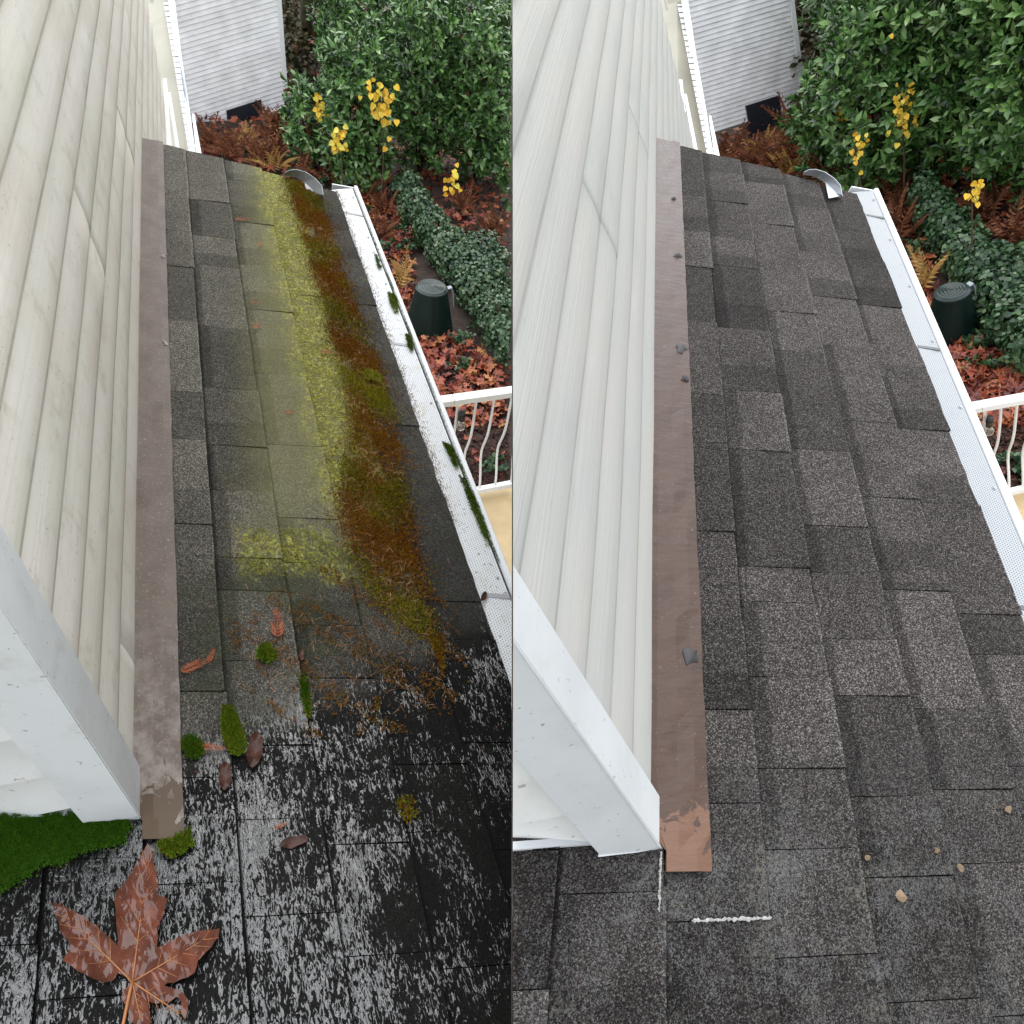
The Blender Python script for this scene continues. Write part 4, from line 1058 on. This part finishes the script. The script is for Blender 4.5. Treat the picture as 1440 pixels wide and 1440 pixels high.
    for j, (p, t, s) in enumerate([([(545, 412), (553, 412), (558, 425), (560, 440), (555, 442), (548, 428)], 1600, 'largest, near the compost bin'),
              ([(570, 470), (575, 472), (580, 490), (579, 498), (573, 488)], 900, 'second from the top'),
              ([(622, 622), (632, 624), (644, 655), (642, 662), (632, 646)], 1500, 'above the railing foot'),
              ([(645, 668), (653, 672), (672, 715), (690, 765), (686, 770), (664, 722)], 2600, 'longest strip, beside the deck'),
              ([(525, 355), (530, 362), (536, 378), (532, 380)], 500, 'smallest, near the gutter end')]):
        cushion(p, t, M['mossdeep'] if j != 0 else M['mossgreen'], .008, 'green moss tuft in the gutter slot, '+s, 'moss_tuft', GS, (.003, .006), lift=.0)
    uv = np.stack([rng.normal(.7855, .0022, 2600), rng.uniform(.25, 1.95, 2600)], 1); uv = uv[rng.random(len(uv)) < lumps(uv, 40, .7)**3*1.4]
    o = tufts('slot_moss', uv, np.zeros(len(uv))-.002, .003, .006, M['mossdeep'], lift=.001); tag(o, 'thin line of moss growing along the gutter slot', 'moss', kind='stuff')
    # needles
    q1 = roof_pts(st, BAND, 1500); q2 = roof_pts(st, [(250, 230), (470, 260), (700, 1000), (715, 1200), (250, 1080)], 520)
    q3 = roof_pts(st, [(330, 860), (600, 880), (640, 1000), (380, 1010)], 420)
    def needles(uv, name, lab, s0, s1, lift):
        n = len(uv); pos = np.array([st.roof(u, w, lift+rng.uniform(0, .004)) for u, w in uv])
        yd = np.cross(st.rn, rng.normal(size=(n, 3)))+rng.normal(size=(n, 3))*.2
        tv = NEED[0].copy(); tv[:, 0] *= .55
        o = scatter(name, tv, NEED[1], pos, orient(yd, st.rn+rng.normal(size=(n, 3))*.3, rng.uniform(s0, s1, n)), M['needle'], None, st); tag(o, lab, 'needles', kind='stuff')
    needles(q1, 'needle_litter', 'dry conifer needles lying on the brown moss', .008, .024, .012)
    needles(np.concatenate([q2, q3]), 'needle_litter', 'dry conifer needles scattered over the dirty shingles', .006, .020, .009)
    q4 = np.stack([rng.uniform(.0, .06, 160), rng.uniform(-.02, 2.2, 160)], 1); needles(q4, 'needle_litter', 'dry needles on the grimy brown flashing', .005, .014, .015)
    q5 = np.concatenate([np.stack([rng.normal(.072, .006, 90), rng.choice([.60, .72, 1.2, 1.47, 1.88, 1.5, .7], 90)+rng.normal(size=90)*.02], 1)]); needles(q5, 'needle_litter', 'tiny red needles caught along the flashing edge', .006, .014, .01)
    q6 = np.stack([.70+rng.gamma(1.5, .016, 240).clip(0, .075), rng.uniform(.2, 2.1, 240)], 1); needles(q6, 'needle_litter', 'needles on the white gutter guard', .006, .016, .003)
    # crumbs along the shingle edge at the guard
    n = 2200; uv = np.stack([.703+rng.gamma(1.3, .007, n), rng.uniform(.6, 2.12, n)], 1); o = tufts('debris_crumbs', uv, np.zeros(n), .002, .005, M['mossbrown'], lift=.002); tag(o, 'dark moss crumbs spilling onto the gutter guard', 'debris', kind='stuff')
    # cedar sprigs and single leaves
    GC = 'cedar sprigs on the dirty roof'
    for (x, y, ln, ang, mt, lab) in [(390, 880, .068, .05, 'cedar', 'large red cedar sprig lying along a middle course'), (276, 940, .055, 1.1, 'cedar', 'red cedar sprig beside the flashing, below the green patch'), (298, 926, .03, .35, 'cedar', 'short red cedar tip above the sprig by the flashing'),
             (342, 313, .05, 1.4, 'cedar', 'orange cedar sprig near the top of the roof'), (366, 348, .03, .4, 'cedar', 'small orange sprig below the topmost one'), (358, 430, .03, 1.3, 'cedar', 'orange sprig at a joint, upper of two'), (362, 463, .035, .5, 'cedar', 'orange sprig at a joint, lower of two'),
             (408, 584, .03, 1.4, 'cedar', 'single orange flake on the green-tinged course'), (300, 1055, .04, 1.7, 'cedar', 'forked sprig between the two green cushions'), (462, 500, .045, 1.5, 'cedar', 'orange sprig lying on the lichen'), (395, 1165, .02, 1.2, 'cedar', 'tiny orange scrap on the wet shingles')]:
        u, w = st.onroof(x, y); d = nz(math.cos(ang)*st.e+math.sin(ang)*st.s); c = st.roof(u, w, .012)-d*ln/2
        T = thing('cedar_sprig', lab, 'sprig', W3(c), GC)
        sd = np.cross(st.rn, d); parts = [tube([c, c+d*ln*.5+st.rn*.003, c+d*ln], [.0008, .0008, .0004], 4)]
        mk('stem', *join(parts), M['cedar'], T, st)
        vs = []; fs = []
        for q in range(9):
            t = q/9; L = ln*.30*(1-t*.55)
            for s in (-1, 1):
                b0 = c+d*ln*t; tip = b0+d*L*.8+sd*s*L*.75+st.rn*random.uniform(0, .004); k = len(vs)
                L *= random.uniform(.7, 1.3); vs += [b0, b0+d*L*.22+sd*s*L*.38, tip+d*L*.25, b0+d*L*.40+sd*s*L*.26]; fs.append((k, k+1, k+2, k+3))
        mk('scale_leaves', vs, fs, M['cedar'], T, st)
    # water-logged brown leaves
    for (x, y, s, rot, lab) in [(358, 1060, .045, .2, 'curled brown leaf right of the green cushion'), (317, 1096, .035, .1, 'folded brown leaf below the green cushion'), (412, 1187, .03, 1.35, 'small orange curled leaf on the wet shingles'), (679, 843, .02, .6, 'tan seed leaf on the guard'), (424, 925, .018, .1, 'small brown leaf by the moss strip')]:
        u, w = st.onroof(x, y); c = st.roof(u, w, .010); d = nz(math.cos(rot)*st.e+math.sin(rot)*st.s)
        Mx = orient(d[None], (st.rn+np.array([.2, .1, 0]))[None], np.array([s*1.5]))
        tv, tf = OVAL
        o = scatter('brown_leaf', tv, tf, c[None]-d*s*.7, Mx, LEAFBROWN, None, st, smooth=True); tag(o, lab, 'leaf')

def maple_leaf():
    st = SA
    # outline of the leaf as it lies, traced around its lobes
    k = 260/1440
    pts = [(842, 90), (875, 150), (882, 230), (905, 330), (915, 380), (905, 470), (960, 490), (992, 500), (970, 560), (965, 620), (930, 680), (905, 720), (900, 860),
           (960, 850), (1060, 800), (1160, 755), (1270, 735), (1385, 728), (1378, 800), (1290, 900), (1220, 980), (1195, 1080), (1080, 1115), (980, 1140), (960, 1160), (1020, 1180), (1100, 1210), (1140, 1270), (1138, 1340), (1118, 1425), (1090, 1370), (1085, 1270), (1050, 1245), (980, 1300), (890, 1300), (830, 1280), (800, 1200), (835, 1300), (860, 1440), (800, 1500), (700, 1440), (680, 1330), (625, 1250), (640, 1190), (700, 1150), (660, 1090), (600, 1060), (560, 1120), (490, 1140), (400, 1110), (300, 1060), (175, 975), (235, 910), (240, 850), (190, 790), (140, 640), (110, 530), (200, 570), (320, 620), (430, 690), (520, 780), (600, 860), (600, 760), (590, 620), (575, 510), (590, 430), (660, 370), (720, 290), (770, 230), (800, 150)]
    px = [(60+a*k, 1180+b*k) for a, b in pts]
    uv = np.array([st.onroof(*p) for p in px]); cen = np.array(st.onroof(60+710*k, 1180+1130*k))
    rq = random.Random(4); fine = []
    for i in range(len(uv)):
        p0, p1 = uv[i], uv[(i+1) % len(uv)]; L = np.linalg.norm(p1-p0); k_ = max(1, int(L/.007)); nn = np.array([p1[1]-p0[1], p0[0]-p1[0]])/L
        for j in range(k_): fine.append(p0+(p1-p0)*j/k_+(nn*rq.uniform(-.0018, .0012) if j else 0))
    bm = bmesh.new(); vs = [bm.verts.new((u, w, 0)) for u, w in fine]; bm.faces.new(vs)
    bmesh.ops.triangulate(bm, faces=bm.faces[:]); 
    for _ in range(3): bmesh.ops.subdivide_edges(bm, edges=[e for e in bm.edges if e.calc_length() > .012], cuts=1, use_grid_fill=False); bmesh.ops.triangulate(bm, faces=bm.faces[:])
    bm.verts.ensure_lookup_table(); bm.verts.index_update()
    V = np.array([v.co[:] for v in bm.verts]); Fc = [tuple(v.index for v in f.verts) for f in bm.faces]
    # veins: directions from the leaf base to the lobe tips
    tips = [np.array(st.onroof(60+a*k, 1180+b*k)) for a, b in ((845, 110), (130, 560), (1370, 745), (1115, 1400), (780, 1440))]
    def hq(u, w):
        q = np.array([u, w]); r = np.linalg.norm(q-cen); dmin = 9
        for t in tips:
            ab = t-cen; s = np.clip((q-cen)@ab/(ab@ab), 0, 1); dmin = min(dmin, np.linalg.norm(q-cen-ab*s))
        h = .013 + .010*min(dmin/.03, 1.2)*(.5+.5*math.sin(u*90+w*60)) + .012*(r/.15)**2*1.5*(.6+.4*math.sin(math.atan2(w-cen[1], u-cen[0])*5+1))
        return h
    pos = [st.roof(u, w, hq(u, w)) for u, w, _ in V]
    T = thing('maple_leaf', 'large wet reddish-brown maple leaf lying on the wet shingles', 'leaf', W3(st.roof(*cen, .01)))
    mk('blade', pos, Fc, MAPLEMAT, T, st, uv=V[:, :2], smooth=True, fill=False)
    for t in tips:
        path = [st.roof(*(cen+(t-cen)*s), .0145+.012*(np.linalg.norm(t-cen)*s/.15)**2*.6) for s in np.linspace(0, .92, 8)]
        mk('vein', *tube(path, np.linspace(.0013, .0005, 8), 6), VEIN, T, st, smooth=True)
        sv = []; ab = t-cen; pr = np.array([-ab[1], ab[0]])
        for f_ in (.28, .42, .56, .70, .82):
            for sg in (-1, 1):
                b0 = cen+ab*f_; e0 = b0+ab*.16+pr*sg*.20*(1.15-f_)
                sv.append(tube([st.roof(*(b0+(e0-b0)*k_), hq(*(b0+(e0-b0)*k_))+.0004) for k_ in (0, .5, 1)], [.0005, .0004, .0002], 4))
        mk('side_veins', *join(sv), VEIN, T, st)
    e = np.array(st.onroof(60+650*k, 1180+1440*k)); e2 = cen+(e-cen)*1.9
    path = [st.roof(*(cen+(e2-cen)*s), .016+.004*math.sin(s*3)) for s in np.linspace(0, 1, 8)]
    mk('stalk', *tube(path, .0022, 7), VEIN, T, st, smooth=True)
def _maplemat():
    t = NT('wet_maple_leaf'); uv = t.uv('place'); n = t.noise(uv, 30, 5, .65)
    c = t.ramp(n, [(.3, (.045, .012, .005)), (.5, (.095, .024, .010)), (.7, (.17, .050, .026))])
    c = t.mix(t.math('MULTIPLY', t.smooth(t.noise(uv, 220, 3), .62, .7), .5), c, (.03, .012, .006))
    t.set('Base Color', c); t.set('Roughness', .5)
    f = t.noise(t.mapv(uv, (48, 26, 1)), 1, 4, .6, 2.2); sh = t.smooth(f, .50, .535)
    t.set('Coat Weight', t.math('MULTIPLY', sh, .42)); t.set('Coat IOR', 1.8); t.set('Specular IOR Level', .15); t.set('Coat Roughness', .07)
    t.set('Normal', t.bump(t.noise(uv, 90, 4), .4, .002)); return t.m
MAPLEMAT = _maplemat()
VEIN = simple('leaf_vein', (.34, .13, .04), .45, .2, 60)
LEAFBROWN = simple('brown_leaf', (.06, .022, .014), .45, .5, 60, spec=.2, coat=.12)

def build_clean_extras():
    st = SB
    for (x, y, r, lab) in [(1262, 1265, .012, 'tan scuffed wood chip on the wet clean shingles, largest'), (1215, 1209, .006, 'small tan chip at a shingle edge'), (1312, 1199, .007, 'reddish chip right of the largest one'), (1345, 1223, .007, 'pale chip on a shingle corner edge'), (1412, 1140, .010, 'pale tan chip near the right frame edge')]:
        u, w = st.onroof(x, y); pts = [st.roof(u, w, .016)]; n = 9
        for i in range(n):
            a = i/n*6.283; rj = r*random.uniform(.35, 1.0); pts.append(st.roof(u+rj*math.cos(a)*.9, w+rj*math.sin(a), .0085))
        o = mk('wood_chip', pts, [(0, i+1, (i+1) % n+1) for i in range(n)], CHIP, None, st, smooth=False); tag(o, lab, 'wood chip', 'tan chips on the clean roof')
    # chalky lines where old sealant was scraped
    def streak(a, b, w0, lab):
        ua = np.array(st.onroof(*a)); ub = np.array(st.onroof(*b)); d = ub-ua; n = 46; pr = np.array([-d[1], d[0]])/np.linalg.norm(d); vs = []
        for i in range(n+1):
            c = ua+d*i/n+pr*(.0004*math.sin(i*.7)+random.uniform(-.0006, .0006)); r_ = w0*random.uniform(.25, 1.0)*(1 if 0 < i < n else .2)
            for s, h in ((-1, .0095), (0, .0125), (1, .0095)): vs.append(st.roof(*(c+pr*r_*s), h))
        o = mk('sealant_streak', vs, [(i*3+j, i*3+j+1, i*3+j+4, i*3+j+3) for i in range(n) for j in range(2)], CHALK, None, st, smooth=True, fill=False); tag(o, lab, 'sealant')
    streak((926, 1200), (923, 1285), .0022, 'chalky sealant line running down from the corner board')
    streak((968, 1297), (1080, 1293), .0030, 'chalky sealant line along a joint below the flashing')
CHIP = simple('tan_chip', (.24, .165, .10), .7, .3, 90, bump=.5, bscale=300)
CHALK = simple('chalky_sealant', (.36, .35, .335), .8, .35, 160, bump=.8, bscale=300)

for st in SITES:
    build_house(st); build_wing(st); build_neighbour(st); build_rail(st); build_bin(st); build_ground(st)
    build_laurels(st); build_ivy(st); build_yellow(st); build_bracken(st); build_woods(st)
build_moss(); maple_leaf(); build_clean_extras()
# far ground, wide enough to reach the horizon
me = bpy.data.meshes.new('ground'); s = 900.0
me.from_pydata([(-s, -s, 0), (s, -s, 0), (s, s, 0), (-s, s, 0)], [], [(0, 1, 2, 3)]); me.materials.append(M['far_ground'])
go = bpy.data.objects.new('ground', me); C.objects.link(go); go['kind'] = 'structure'; go.location = (0, 0, -8)
